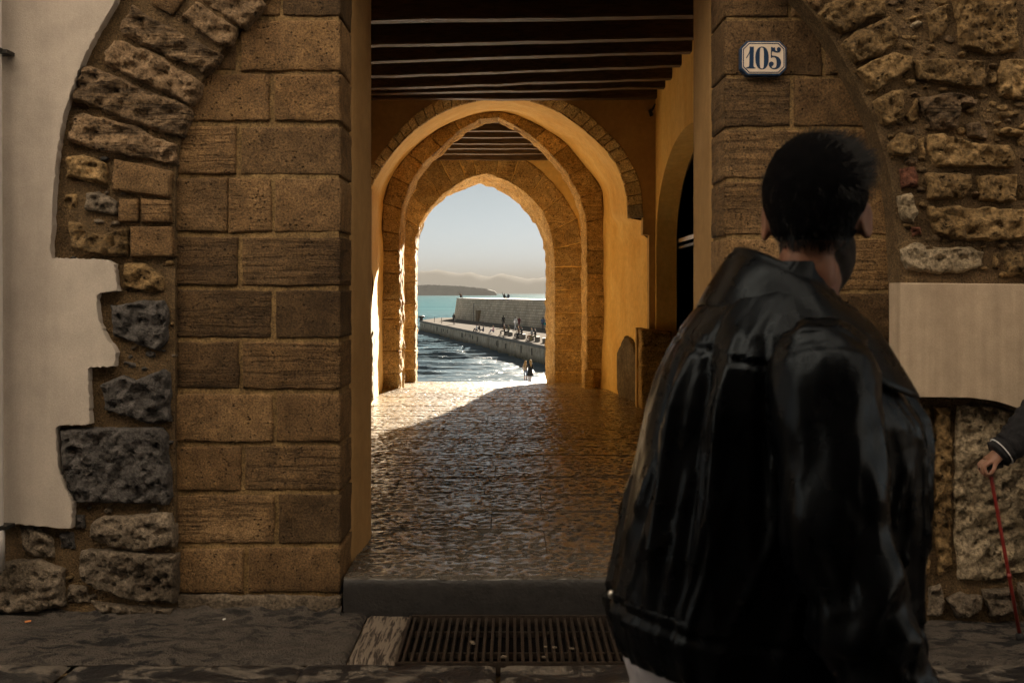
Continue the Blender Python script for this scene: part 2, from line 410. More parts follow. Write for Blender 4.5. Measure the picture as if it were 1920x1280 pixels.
# left relieving arch: mortar bed, arch stones and rubble
LB, RB = 4.655, 4.555
lcurve = smooth_curve([(1000, -262), (850, -225), (700, -160), (600, -88), (540, -35), (492, 0), (440, 60), (410, 102), (375, 155), (352, 210), (338, 255), (331, 300), (328, 350), (328, 480), (328, 700), (329, 1172)], 60, 2)
bedL = prism('mortar_bed', [(-8.8, 4.7)] + [(X(1000, LB), 4.7)] + PX(lcurve, LB) + [(X(328, LB), -.2), (-8.8, -.2)], LB, FD + .05, M['mortar'], gate)
LS = [([(275, -20), (345, -20), (345, 0), (322, 30), (283, 8)], 'ashlar', .02), ([(385, -25), (480, -12), (498, 8), (458, 55), (444, 46), (372, -2)], 'voussoir', .03),
      ([(335, 30), (364, 0), (443, 52), (428, 82), (400, 80)], 'voussoir', .035),
      ([(246, 6), (262, 18), (300, 40), (412, 97), (400, 122), (378, 137), (330, 112), (222, 62), (220, 48)], 'voussoir', .045),
      ([(208, 72), (222, 72), (300, 105), (375, 152), (372, 172), (352, 195), (190, 118), (192, 98)], 'voussoir', .045),
      ([(150, 122), (165, 120), (352, 200), (355, 215), (337, 258), (250, 230), (133, 185), (132, 172)], 'voussoir', .045),
      ([(135, 212), (150, 210), (250, 235), (285, 255), (325, 270), (326, 305), (300, 303), (180, 283), (122, 262), (122, 250)], 'voussoir', .045),
      ([(120, 292), (150, 288), (195, 305), (198, 345), (160, 340), (118, 328)], 'rubble', .04),
      ([(212, 297), (322, 320), (316, 370), (207, 357)], 'ashlar', .03), ([(158, 362), (180, 358), (218, 378), (215, 405), (175, 398), (155, 390)], 'grey_rubble', .035),
      ([(118, 362), (140, 365), (138, 395), (115, 388)], 'rubble', .02),
      ([(221, 372), (258, 372), (258, 417), (220, 417)], 'ashlar', .025), ([(263, 371), (318, 375), (320, 418), (262, 417)], 'ashlar', .03),
      ([(125, 412), (145, 415), (160, 432), (188, 440), (235, 425), (237, 482), (150, 477), (125, 465)], 'rubble', .045), ([(242, 424), (322, 424), (325, 482), (243, 482)], 'ashlar', .03),
      ([(228, 492), (265, 492), (302, 520), (302, 545), (270, 548), (228, 542)], 'rubble', .035),
      ([(202, 571), (220, 572), (265, 563), (302, 565), (310, 580), (312, 640), (293, 658), (262, 650), (208, 628)], 'lava', .045),
      ([(230, 678), (250, 680), (252, 690), (232, 690)], 'lava', .015),
      ([(185, 722), (225, 705), (250, 712), (300, 693), (315, 700), (318, 792), (270, 797), (235, 782), (193, 772)], 'lava', .045),
      ([(106, 805), (165, 803), (300, 803), (308, 820), (320, 935), (310, 948), (140, 945), (125, 925), (112, 880)], 'lava', .05),
      ([(137, 968), (155, 965), (157, 990), (140, 993)], 'lava', .02), ([(163, 985), (190, 970), (318, 963), (324, 1010), (320, 1028), (250, 1035), (180, 1025), (162, 1010)], 'grey_rubble', .05),
      ([(143, 1038), (160, 1033), (325, 1041), (327, 1080), (325, 1135), (240, 1130), (150, 1095), (143, 1070)], 'grey_rubble', .055),
      ([(108, 1000), (135, 1000), (140, 1030), (112, 1030)], 'lava', .02), ([(30, 990), (60, 987), (95, 1010), (100, 1050), (60, 1045), (40, 1030)], 'grey_rubble', .035),
      ([(-40, 1062), (60, 1052), (112, 1072), (115, 1140), (60, 1152), (-40, 1152)], 'grey_rubble', .06), ([(125, 1098), (160, 1103), (165, 1132), (122, 1132)], 'grey_rubble', .03),
      ([(165, 1128), (250, 1135), (325, 1140), (322, 1156), (180, 1152)], 'grey_rubble', .03)]
for poly, mt, out in LS:
    sm = mt == 'ashlar'
    stone('arch_stone' if mt in ('voussoir', 'ashlar') else 'rubble_stone', bedL, PX(poly, LB - out), LB, out, M[mt], back=.03, rough=.004 if sm else .026, step=.02 if sm else .013,
          edge=.008 if sm else .018, jit=.003 if sm else .010, freq=12 if sm else (16 if mt == 'voussoir' else 20), nr=6 if sm else 18, crown=0, pit=.0 if sm else .25)
LP = 4.605
pc = smooth_curve([(225, -25), (218, 0), (175, 70), (150, 120), (122, 200), (107, 275), (98, 375), (95, 440), (94, 484)], 24, 1)
pcw = smooth_curve([(180, 562), (183, 585), (188, 615), (202, 640), (214, 652), (218, 662), (213, 686)], 12, 1)
pl = [(520, -520), (380, -230), (290, -110)] + [tuple(p) for p in pc] + [(150, 486), (200, 487), (213, 495), (215, 520), (220, 546), (183, 549)] + [tuple(p) for p in pcw] + \
     [(164, 687), (168, 795), (103, 797), (106, 850), (110, 885), (122, 915), (135, 945), (133, 992), (80, 986), (28, 980), (-30, 984)]
plq = []
for (xa, ya), (xb, yb) in zip(pl, pl[1:]):
    kk = max(1, int(math.hypot(xb - xa, yb - ya) / 6)) if xa < 330 and ya > -60 else 1
    for q in range(kk):
        x_, y_ = xa + (xb - xa) * q / kk, ya + (yb - ya) * q / kk; plq.append((x_ + 2.6 * noise.noise(Vector((x_ * .09, y_ * .09, 1))), y_ + 2.6 * noise.noise(Vector((x_ * .09, y_ * .09, 5)))))
pl = plq + [pl[-1]]
plast = prism('plaster_coat', [(-8.7, 4.65)] + [(X(520, LP), 4.65)] + PX(pl, LP) + [(-8.7, Z(984, LP))], LP, LB + .02, M['cream_plaster'], gate, bev=.006)

# right relieving arch
rcurve = smooth_curve([(1000, -262), (1150, -232), (1300, -170), (1420, -85), (1475, -32), (1503, 0), (1527, 28), (1562, 75), (1602, 150), (1634, 214), (1658, 289), (1674, 350), (1686, 470), (1688, 700), (1690, 1180)], 60, 2)
bedR = prism('mortar_bed', PX(rcurve, RB)[::-1] + [(X(1000, LB), 4.68), (8.8, 4.68), (8.8, -.2), (X(1690, RB), -.2)], RB, FD + .04, M['mortar'], gate)
RS = [([(1512, -12), (1552, -12), (1534, 14), (1517, 2)], 'ashlar'), ([(1537, 24), (1552, 5), (1580, -8), (1665, -8), (1668, 20), (1632, 35), (1600, 55), (1577, 58), (1556, 42)], 'rubble'),
      ([(1581, 80), (1610, 55), (1650, 35), (1675, 30), (1690, 70), (1685, 82), (1640, 105), (1612, 117), (1595, 98)], 'rubble'),
      ([(1608, 132), (1640, 112), (1680, 95), (1715, 105), (1713, 130), (1670, 152), (1648, 172), (1628, 152)], 'rubble'),
      ([(1642, 190), (1680, 165), (1700, 165), (1700, 215), (1690, 225), (1668, 238), (1658, 226)], 'rubble'), ([(1672, 272), (1692, 247), (1720, 252), (1725, 275), (1704, 293), (1676, 288)], 'rubble'),
      ([(1790, -12), (1912, -12), (1914, 95), (1850, 102), (1812, 85), (1800, 40)], 'rubble'), ([(1720, 108), (1850, 110), (1853, 125), (1850, 166), (1790, 160), (1725, 145)], 'rubble'),
      ([(1858, 135), (1871, 132), (1870, 160), (1860, 158)], 'rubble'), ([(1885, 108), (1950, 106), (1950, 188), (1880, 180), (1876, 165)], 'rubble'),
      ([(1730, 178), (1800, 173), (1838, 182), (1835, 190), (1808, 195), (1803, 240), (1760, 243), (1735, 215)], 'voussoir'), ([(1815, 235), (1840, 226), (1858, 245), (1852, 262), (1822, 255)], 'voussoir'),
      ([(1873, 210), (1910, 204), (1912, 215), (1880, 222)], 'rubble'), ([(1872, 240), (1900, 235), (1925, 245), (1920, 256), (1876, 250)], 'rubble'),
      ([(1745, 250), (1770, 248), (1840, 270), (1900, 268), (1910, 300), (1908, 315), (1762, 312), (1750, 290)], 'rubble'), ([(1690, 316), (1718, 309), (1726, 350), (1694, 353)], 'red_rubble'),
      ([(1742, 322), (1760, 322), (1825, 325), (1828, 350), (1810, 372), (1745, 372), (1748, 350)], 'rubble'), ([(1838, 328), (1912, 325), (1908, 380), (1845, 375)], 'rubble'),
      ([(1917, 345), (1950, 340), (1950, 378), (1914, 374)], 'rubble'), ([(1686, 367), (1715, 360), (1730, 400), (1716, 420), (1694, 412), (1692, 387)], 'limestone'), ([(1712, 425), (1734, 422), (1736, 438), (1716, 441)], 'red_rubble'),
      ([(1748, 388), (1800, 385), (1850, 388), (1950, 390), (1950, 446), (1860, 452), (1800, 448), (1757, 435), (1745, 405)], 'rubble'),
      ([(1692, 467), (1720, 457), (1770, 462), (1830, 460), (1848, 472), (1845, 498), (1810, 512), (1760, 512), (1707, 508), (1694, 490)], 'limestone'),
      ([(1865, 475), (1875, 473), (1878, 500), (1866, 500)], 'rubble'), ([(1892, 470), (1950, 468), (1950, 520), (1895, 515)], 'rubble'), ([(1712, 44), (1725, 36), (1732, 42), (1715, 52)], 'limestone'),
      ([(1700, 215), (1722, 180), (1724, 225), (1708, 232)], 'rubble'), ([(1740, 20), (1780, 5), (1778, 60), (1750, 80)], 'rubble'), ([(1735, 255), (1738, 300), (1728, 298), (1727, 258)], 'rubble'),
      ([(1756, 762), (1788, 760), (1789, 1060), (1762, 1080), (1752, 900)], 'rubble'), ([(1796, 760), (1860, 759), (1930, 777), (1990, 830), (2010, 950), (1960, 1060), (1880, 1088), (1800, 1090), (1793, 1000)], 'limestone'),
      ([(1692, 765), (1748, 762), (1745, 900), (1750, 1080), (1694, 1085)], 'rubble'), ([(1745, 1105), (1770, 1098), (1772, 1156), (1742, 1156)], 'grey_rubble'),
      ([(1780, 1127), (1810, 1115), (1845, 1118), (1850, 1148), (1800, 1162)], 'grey_rubble'), ([(1852, 1110), (1905, 1103), (1915, 1152), (1862, 1158)], 'grey_rubble'), ([(1920, 1095), (2000, 1090), (2010, 1155), (1925, 1158)], 'grey_rubble')]
for poly, mt in RS:
    big = max(p[0] for p in poly) - min(p[0] for p in poly)
    out = .05 if big > 40 else .03
    if mt == 'limestone' and big > 150: out = .03
    stone('rubble_stone', bedR, PX(poly, RB - out), RB, out, M[mt], back=.03, rough=.024 if mt != 'ashlar' else .003, step=.013, edge=.013, jit=.013, freq=21, crown=.0, pit=.25)
def inside(p, poly):
    c = False; n = len(poly)
    for i in range(n):
        (x1, y1), (x2, y2) = poly[i], poly[(i + 1) % n]
        if (y1 > p[1]) != (y2 > p[1]) and p[0] < (x2 - x1) * (p[1] - y1) / (y2 - y1) + x1: c = not c
    return c
rc = [tuple(q) for q in rcurve]
def filler(polys, box_, cnt, rmin, rmax, bed, yb, limit, mats):
    placed = []
    for _ in range(cnt * 40):
        if len(placed) >= cnt: break
        x, y, r = random.uniform(*box_[:2]), random.uniform(*box_[2:]), random.uniform(rmin, rmax)
        if limit(x - r * 1.3, y): continue
        ring_ = [(x + r * 1.25 * math.cos(a) * random.uniform(.8, 1.1), y + r * .8 * math.sin(a) * random.uniform(.8, 1.1)) for a in np.linspace(0, 2 * math.pi, 7, endpoint=False)]
        if any(inside(q, P_) for P_ in polys for q in ring_ + [(x, y)]) or any(math.hypot(x - a, y - b) < (r + c) * 1.1 for a, b, c in placed): continue
        placed.append((x, y, r))
        stone('rubble_stone', bed, PX(ring_, yb - .02), yb, random.uniform(.010, .026), M[random.choice(mats)], back=.03, rough=.014, step=.012, edge=.012, jit=.008, freq=24, nr=6, pit=.2)
def rlimit(x, y): return x < np.interp(y, [q[1] for q in rc], [q[0] for q in rc]) + 6
filler([P_ for P_, _ in RS], (1530, 1925, -5, 515), 60, 5, 12, bedR, RB, rlimit, ['rubble', 'rubble', 'voussoir', 'mortar'])
filler([t_[0] for t_ in LS] , (105, 322, 290, 1130), 22, 4, 9, bedL, LB, lambda x, y: x < np.interp(y, [300, 484, 490, 546, 550, 686, 690, 795, 798, 990, 1000], [125, 115, 225, 228, 225, 228, 180, 180, 115, 145, 60]), ['rubble', 'grey_rubble', 'lava'])
PF = 4.445
prism('plaster_panel', PX([(1688, 530), (2500, 538), (2500, 980), (2080, 862), (1990, 800), (1920, 768), (1870, 752), (1820, 745), (1740, 744), (1688, 745)], PF), PF, RB + .02, M['panel_plaster'], gate, bev=.006)
prism('panel_rim', PX([(1700, 747), (1740, 746), (1820, 747), (1870, 754), (1920, 770), (1990, 802), (2080, 864), (2080, 870), (1990, 808), (1920, 775.5), (1870, 759.5), (1820, 752.5), (1700, 752.5)], 4.49), 4.49, RB + .02, M['mortar'], gate)

# plastered inner jambs, behind the stone reveal
def jamb(side, name):
    x = XL if side < 0 else XR; s = side
    P = [(x + s * .02, 5.001), (x - s * .004, 5.03), (x - s * .012, 5.06), (x - s * .020, 5.12), (x - s * .028, 5.22), (x - s * .036, 5.36), (x - s * .036, 5.44), (x + s * 1.8, 5.44), (x + s * 1.8, 5.001)]
    if s > 0:
        P = [(x + .02, 5.001), (x - .001, 5.03), (x - .003, 5.06), (x - .004, 5.12), (x - .006, 5.22), (x - .008, 5.36), (x - .008, 5.44), (x + 1.8, 5.44), (x + 1.8, 5.001)]
    bm = bmesh.new(); a = [bm.verts.new((u, v, -.1)) for u, v in P]; b = [bm.verts.new((u, v, 4.3)) for u, v in P]
    bm.faces.new(a); bm.faces.new(b)
    for i in range(len(P)): bm.faces.new((a[i], a[(i + 1) % len(P)], b[(i + 1) % len(P)], b[i]))
    return bm_obj(name, bm, M['inner_jamb'], gate)
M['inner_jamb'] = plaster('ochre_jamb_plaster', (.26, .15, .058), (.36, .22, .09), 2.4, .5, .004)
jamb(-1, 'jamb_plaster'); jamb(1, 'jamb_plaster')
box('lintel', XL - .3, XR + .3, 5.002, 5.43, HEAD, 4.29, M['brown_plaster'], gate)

# ------------------------------------------------------------ passage: walls with arched openings
FLZ = .165
D1, D2, D3 = 11.8, 14.0, 18.8
def arch_wall(name, prof, y0, y1, x0, x1, z0, z1, mat, parent):
    poly = [(x0, z0), (x0, z1), (x1, z1), (x1, z0)] + [tuple(p) for p in prof[::-1]]
    return prism(name, poly, y0, y1, mat, parent)
def loft(name, A, B, ya, yb, mat, parent, ny=8, rough=.006, freq=6, bulge=0.):
    """uneven skin between two opening outlines; A at depth ya, B at depth yb, same number of points"""
    verts = []; n = len(A)
    for j in range(ny + 1):
        t = j / ny
        for i in range(n):
            p = A[i] * (1 - t) + B[i] * t
            q = Vector((p[0], ya + (yb - ya) * t, p[1])) * freq
            d = noise.fractal(q, 1., 2., 4) * rough; e = noise.fractal(q + Vector((9, 4, 2)), 1., 2., 4) * rough
            verts.append((p[0] + d, ya + (yb - ya) * t, p[1] + e))
    faces = [(j * n + i, j * n + i + 1, (j + 1) * n + i + 1, (j + 1) * n + i) for j in range(ny) for i in range(n - 1)]
    return mesh_obj(name, verts, faces, mat, parent, True)
def ring_stones(name, parent, inner, outer, ts, y0, out, mat, back=.1, gap=.010, **kw):
    I = resample(inner, 400); O = resample(outer, 400)
    for t0, t1 in zip(ts, ts[1:]):
        a, b = int(t0 * 399), int(t1 * 399)
        k = max(2, (b - a) // 12)
        ii = [I[int(x)] for x in np.linspace(a, b, k)]; oo = [O[int(x)] for x in np.linspace(b, a, k)]
        P = np.array(ii + oo)
        ca, cb = (I[a] + O[a]) / 2, (I[b] + O[b]) / 2
        dv = (cb - ca); L = np.hypot(*dv); dv = dv / max(L, 1e-6)
        s = (P - (ca + cb) / 2) @ dv
        P = P - np.outer(np.clip(s / (L / 2), -1, 1) * gap / 2, dv)
        stone(name, parent, P, y0, out * random.uniform(.7, 1.25), mat, back=back, **kw)
# W1: inner face of the room, round arch with a ring of small stones
in1 = smooth_curve([(690, 352), (698, 337), (709, 317), (731, 286), (757, 255), (786, 231), (822, 208), (862, 192), (905, 182), (950, 178), (985, 182), (1019, 192), (1059, 211), (1110, 248), (1147, 288), (1168, 324), (1178, 361), (1180, 408)], 70, 1)
out1 = smooth_curve([(672, 344), (688, 326), (700, 305), (722, 275), (748, 244), (778, 214), (804, 197), (840, 180), (900, 164), (950, 160), (1000, 166), (1063, 190), (1103, 213), (1132, 241), (1165, 273), (1187, 310), (1203, 346), (1206, 408)], 70, 1)
IN1 = np.array(PX(in1, D1)); OUT1 = np.array(PX(out1, D1))
lx1 = X(694, D1)
prof1 = np.vstack([[(lx1, -.5), (lx1, Z(352, D1))], OUT1, [(X(1205.5, D1), Z(409, D1)), (X(1205, D1), Z(440, D1)), (X(1217, D1), Z(441, D1)), (X(1217, D1), -.5)]])
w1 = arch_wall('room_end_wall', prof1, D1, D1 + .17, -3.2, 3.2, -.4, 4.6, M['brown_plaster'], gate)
nst = 34
IN1d, OUT1d = resample(IN1, 300), resample(OUT1, 300)
def mpring(u, v, w):                                              # the ring is a chamfer: its inner edge lies deeper in the wall
    a = np.hypot(IN1d[:, 0] - u, IN1d[:, 1] - v).min(); b = np.hypot(OUT1d[:, 0] - u, OUT1d[:, 1] - v).min()
    return (u, w + .15 * b / max(a + b, 1e-6), v)
ts = np.cumsum([0] + [random.uniform(.7, 1.3) for _ in range(nst)]); ts = ts / ts[-1] * .965
ring_stones('ring_stone', w1, IN1, OUT1, list(ts) , D1, .012, M['arch_stone'], back=.05, gap=.008, rough=.006, step=.03, edge=.008, jit=.005, freq=16, nr=4, mp=mpring)
ring_stones('ring_stone', w1, IN1, OUT1, [.966, 1.0], D1, .016, M['limestone'], back=.05, gap=.004, rough=.004, step=.03, edge=.008, jit=.003, freq=16, nr=4, mp=mpring)
# W2: pointed stone arch, plaster vault flaring towards it
in2 = smooth_curve([(747, 470), (749, 401), (766, 350), (779, 321), (800, 299), (822, 281), (844, 259), (873, 235), (902, 222), (923, 216), (924, 215.5), (925, 216), (946, 225), (975, 240), (1001, 257), (1026, 281), (1048, 306), (1070, 332), (1090, 372), (1100, 412), (1102, 470)], 90, 1)
out2 = smooth_curve([(718, 470), (717, 386), (726, 346), (746, 308), (779, 275), (829, 236), (868, 219), (905, 209), (940, 209), (970, 216), (1004, 231), (1055, 261), (1088, 297), (1118, 335), (1132, 366), (1131, 470)], 90, 1)
IN2 = np.array(PX(in2, D2)); OUT2 = np.array(PX(out2, D2))
zl = Z(470, D2); zf = -.3
prof2 = np.vstack([[(IN2[0][0], zf)], IN2, [(IN2[-1][0], zf)]])
w2 = arch_wall('middle_arch_wall', prof2, D2 + .012, D2 + .5, -3.6, 3.6, -.5, 5.2, M['joint'], gate)
vA = resample(np.vstack([[(lx1, -.1), (lx1, 1.2), (lx1, Z(352, D1))], IN1[1:], [(X(1204, D1), Z(411, D1)), (X(1206, D1), Z(438, D1)), (X(1217, D1), Z(446, D1)), (X(1217, D1), 1.2), (X(1213, D1), -.1)]]), 150)
vB = resample(np.vstack([[(OUT2[0][0], -.1)], OUT2, [(OUT2[-1][0], 1.0), (X(1126, D2), -.1)]]), 150)
loft('plaster_vault', vA, vB, D1 + .13, D2 + .03, M['orange_plaster'], gate, 16, .022, 1.6)
ts = np.array([0, .05, .12, .19, .26, .33, .40, .465, .52, .575, .64, .71, .78, .85, .92, 1.])
ring_stones('voussoir', w2, IN2, OUT2, list(ts), D2 + .012, .016, M['arch_stone'], back=.40, gap=.012, rough=.010, step=.04, edge=.014, jit=.014, freq=7, nr=6)
def jamb_stones(parent, xa, xb, ztop, zbot, n, y0, mat, back, out=.014, jit=.014, **kw):
    zs = np.cumsum([0] + [random.uniform(.75, 1.3) for _ in range(n)]); zs = ztop - (ztop - zbot) * zs / zs[-1]
    for a, b in zip(zs, zs[1:]):
        stone('jamb_stone', parent, [(xa, a - .006), (xb, a - .006), (xb, b + .006), (xa, b + .006)], y0, out * random.uniform(.6, 1.4), mat, back=back, rough=.010, step=.035, edge=.014, jit=jit, freq=8, nr=6, **kw)
jamb_stones(w2, OUT2[0][0] - .05, IN2[0][0] + .012, zl - .004, FLZ - .12, 6, D2 + .012, M['arch_stone'], .42)
jamb_stones(w2, IN2[-1][0] - .012, OUT2[-1][0] + .05, zl - .004, FLZ - .12, 6, D2 + .012, M['arch_stone'], .42)
iB = IN2.copy(); iB[:, 0] = np.where(iB[:, 0] > 0, iB[:, 0] * .95, iB[:, 0] * .985)
pA = np.vstack([[(IN2[0][0], -.2)], IN2, [(IN2[-1][0], -.2)]]); pB = np.vstack([[(iB[0][0], -.35)], iB, [(iB[-1][0], -.35)]])
loft('arch_soffit', resample(pA, 200), resample(pB, 200), D2 + .0, D2 + .52, M['arch_stone'], w2, 14, .028, 7)
box('corner_stone', X(1095, D2), X(1112, D2), D2 - .10, D2 + .05, FLZ - .1, Z(693, D2), M['arch_stone'], w2, .015)
# W3: sea gate
in3 = smooth_curve([(778, 500), (778, 452), (786, 419), (812, 379), (844, 354), (877, 333), (907, 325), (908, 324.5), (909, 325), (950, 337), (986, 361), (1012, 386), (1026, 412), (1038, 455), (1040, 500)], 90, 1)
bk3 = smooth_curve([(782, 500), (783, 460), (793, 419), (815, 386), (844, 365), (877, 352), (900, 345.5), (901, 345), (902, 345.5), (931, 354), (961, 372), (990, 401), (1008, 427), (1020, 458), (1023, 500)], 90, 1)
out3 = smooth_curve([(735, 500), (735, 440), (742, 390), (762, 345), (800, 300), (850, 285), (905, 277), (955, 285), (1000, 306), (1034, 339), (1066, 378), (1085, 410), (1092, 460), (1092, 500)], 90, 1)
DB3 = D3 + .62
IN3, OUT3 = np.array(PX(in3, D3)), np.array(PX(out3, D3)); BK3 = np.array(PX(bk3, DB3))
prof3 = np.vstack([[(IN3[0][0], -1.2)], IN3, [(IN3[-1][0], -1.2)]])
prof3w = prof3.copy(); prof3w[:, 0] += np.where(prof3[:, 0] > 0, .02, -.02) ; prof3w[1:-1, 1] += .02
w3 = arch_wall('sea_gate_wall', prof3w, D3 + .014, D3 + .60, -9, 9, -3.0, 8.55, M['orange_plaster'], gate)
ts = np.array([0, .07, .16, .235, .31, .37, .425, .47, .51, .55, .61, .70, .78, .86, .93, 1.])
ring_stones('voussoir', w3, IN3, OUT3, list(ts), D3 + .014, .02, M['arch_stone'], back=.40, gap=.012, rough=.016, step=.045, edge=.016, jit=.014, freq=6, nr=7)
z3 = Z(500, D3)
jamb_stones(w3, OUT3[0][0], IN3[0][0], z3 - .004, -.35, 6, D3 + .014, M['arch_stone'], .4)
jamb_stones(w3, IN3[-1][0], OUT3[-1][0], z3 - .004, -.35, 6, D3 + .014, M['arch_stone'], .4)
pA = np.vstack([[(IN3[0][0], -1.3)], IN3, [(IN3[-1][0], -1.3)]]); pB = np.vstack([[(BK3[0][0], -1.3)], BK3, [(BK3[-1][0], -1.3)]])
loft('arch_soffit', resample(pA, 200), resample(pB, 200), D3 + .0, DB3, M['arch_stone'], w3, 14, .03, 7)
# closing the body of the building
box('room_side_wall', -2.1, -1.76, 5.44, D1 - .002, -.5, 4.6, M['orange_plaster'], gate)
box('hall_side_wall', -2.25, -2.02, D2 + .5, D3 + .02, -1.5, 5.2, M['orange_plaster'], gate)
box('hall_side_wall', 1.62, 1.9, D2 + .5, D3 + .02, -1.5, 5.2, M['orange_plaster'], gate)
box('roof', -8.9, 8.9, FD + .31, D3 + .59, 8.2, 8.6, M['roof'], gate)
box('side_wall', -8.9, -8.6, FD + .31, D3 + .01, -3, 8.19, M['brown_plaster'], gate)
box('side_wall', 8.6, 8.9, FD + .31, D3 + .01, -3, 8.19, M['brown_plaster'], gate)

# right side wall of the room with its arched niche and door
RX = 1.70
def mpx(u, v, w): return (w, u, v)                                  # u along the passage, v up, w into the wall
nic = [(11.74, -.4), (11.74, 1.9)] + [(9.75 + 1.99 * math.cos(a), 2.12 + 1.00 * math.sin(a)) for a in np.linspace(0, math.pi, 28)] + [(7.76, 1.9), (7.76, -.4)]
prism('room_side_wall', [(5.44, -.5), (5.44, 4.6), (D1 - .002, 4.6), (D1 - .002, -.5)] + nic, RX, RX + .24, M['orange_plaster'], gate, mp=mpx)
door = prism('niche_door', [(11.9, -.4), (11.9, 4.2), (7.5, 4.2), (7.5, -.4)], RX + .30, RX + .36, M['door_wood'], gate, mp=mpx)
def arc(s): return [(9.75 + (1.99 - s) * math.cos(a), 2.12 + (1.00 - s) * math.sin(a)) for a in np.linspace(0, math.pi, 24)]
for s, w in ((.0, .05), (.10, .04)):
    A, B = arc(s), arc(s + w)
    prism('door_frame', [(A[0][0], -.3)] + A + [(B[0][0], B[0][1])] + [(B[0][0], -.3)][:0] + [(A[-1][0], -.3), (B[-1][0], -.3)] + B[::-1] + [(B[0][0], -.3)], RX + .24 + s * .3, RX + .31, M['door_wood'], door, mp=mpx)
prism('door_glass', [(11.5, .3)] + arc(.22)[:1] + arc(.22)[1:] + [(8.0, .3)], RX + .292, RX + .302, M['glass_dark'], door, mp=mpx)
for yy in (11.2, 10.4, 9.5):
    box('door_stile', RX + .27, RX + .30, yy - .03, yy + .03, .2, 2.85, M['door_wood'], door)
box('door_bar', RX + .20, RX + .235, 9.0, 11.35, Z(447, 10.8) - .02, Z(447, 10.8) + .025, M['chrome'], door)
box('door_bar', RX + .20, RX + .235, 9.0, 11.35, Z(459, 10.8) - .02, Z(459, 10.8) + .01, M['door_wood'], door)
# stone guard block and plaster loss near the right foot of the arch
def mpsplay(u, v, w):
    t = (u - D1) / (D2 - D1); return (X(1217, D1) + (X(1127, D2) - X(1217, D1)) * t + w, u, v)
stone('bare_patch', gate, [(12.15, .10), (12.15, .55), (12.3, .78), (12.5, .92), (12.75, .95), (12.95, .82), (13.1, .72), (13.1, .30), (13.0, .10)], .0, .030, M['grey_rubble'], back=.12, rough=.008, step=.05, edge=.02, jit=.03, nr=7, mp=mpsplay)
stone('guard_stone', gate, PX([(1199, 616), (1262, 622), (1262, 775), (1199, 775)], 11.55), 11.79, .28, M['arch_stone'], back=.0, rough=.02, step=.05, edge=.03, jit=.02, freq=5, nr=8)
box('guard_stone_slot', X(1193, 11.72), X(1200, 11.72), 11.70, 11.81, .1, Z(614, 11.72), M['brown_plaster'], gate)
# bare stone low on the left wall
def mpleft(u, v, w): return (lx1 + (OUT2[0][0] - lx1) * (u - D1) / (D2 - D1) - w, u, v)
stone('bare_patch', gate, [(11.82, .2), (11.82, .95), (12.0, 1.05), (12.2, .9), (12.25, .5), (12.15, .2)], .0, .03, M['limestone'], back=.12, rough=.015, step=.05, edge=.02, jit=.02, nr=6, mp=mpleft)
# wall lamp bracket
bm = bmesh.new(); tube(bm, [W(1228, 196, 11.7), W(1224, 205, 11.6), W(1219, 212, 11.55), W(1225, 214, 11.55)], .012, 8); tube(bm, [W(1219, 206, 11.55), W(1222, 218, 11.55)], .022, 8)
br = bm_obj('wall_bracket', bm, M['iron_black']); tag(br, 'small black iron bracket high in the corner under the wooden beams', 'bracket')

# ceilings
def beam(xa, ya, xb, yb, zb, w=.13, h=.19):
    bm = bmesh.new(); n = 14; rings = []
    for i in range(n + 1):
        t = i / n; x = xa + (xb - xa) * t; y = ya + (yb - ya) * t
        j = [random.uniform(-.006, .006) for _ in range(4)]
        rings.append([bm.verts.new(p) for p in ((x, y - w / 2 + j[0], zb + j[1]), (x, y + w / 2 + j[2], zb + j[1]), (x, y + w / 2 + j[2], zb + h), (x, y - w / 2 + j[0], zb + h))])
    for r0, r1 in zip(rings, rings[1:]):
        for k in range(4): bm.faces.new((r0[k], r0[(k + 1) % 4], r1[(k + 1) % 4], r1[k]))
    bm.faces.new(rings[0]); bm.faces.new(rings[-1])
    bmesh.ops.recalc_face_normals(bm, faces=bm.faces)
    bmesh.ops.bevel(bm, geom=[e for e in bm.edges if abs((e.verts[0].co - e.verts[1].co).x) > .05 and e.calc_face_angle(0) > 1], offset=.010, segments=2, affect='EDGES')
    return bm_obj('ceiling_beam', bm, M['beam'], gate)
ZC1, ZC2 = 3.78, 3.98
def yd(py, z): return (z - CAMZ) * F / (HOR - py)
for pl_, pr_ in ((46, 36.5), (91, 76.5), (121, 102), (147.6, 127.6), (169.5, 151), (180.5, 167.7), (189.5, 188)):
    a, b = yd(pl_, ZC1) - .065, yd(pr_, ZC1) - .065
    xa, xb = X(693, a), 1.70                               # aim through the two measured ends, run on into the walls
    sl = (b - a) / (xb - xa)
    beam(-2.05, a + sl * (-2.05 - xa), 1.80, b + sl * .1, ZC1)
for y in (7.65, 6.95, 6.25, 5.6): beam(-2.05, y + .03, 1.80, y - .05, ZC1)
for i in range(17):
    y = 5.44 + i * .40; box('ceiling_plank', -2.15, 1.9, y, min(y + .392, D1 + .02), ZC1 + .188, ZC1 + .23, M['plank'], gate)
for py in (231, 248, 259.6, 271.6, 280.7, 290, 301): y = yd(py, ZC2) - .06; beam(-2.1, y, 1.7, y, ZC2, .12)
for i in range(11):
    y = D2 + .5 + i * .40; box('ceiling_plank', -2.15, 1.75, y, y + .392, ZC2 + .188, ZC2 + .23, M['plank'], gate)
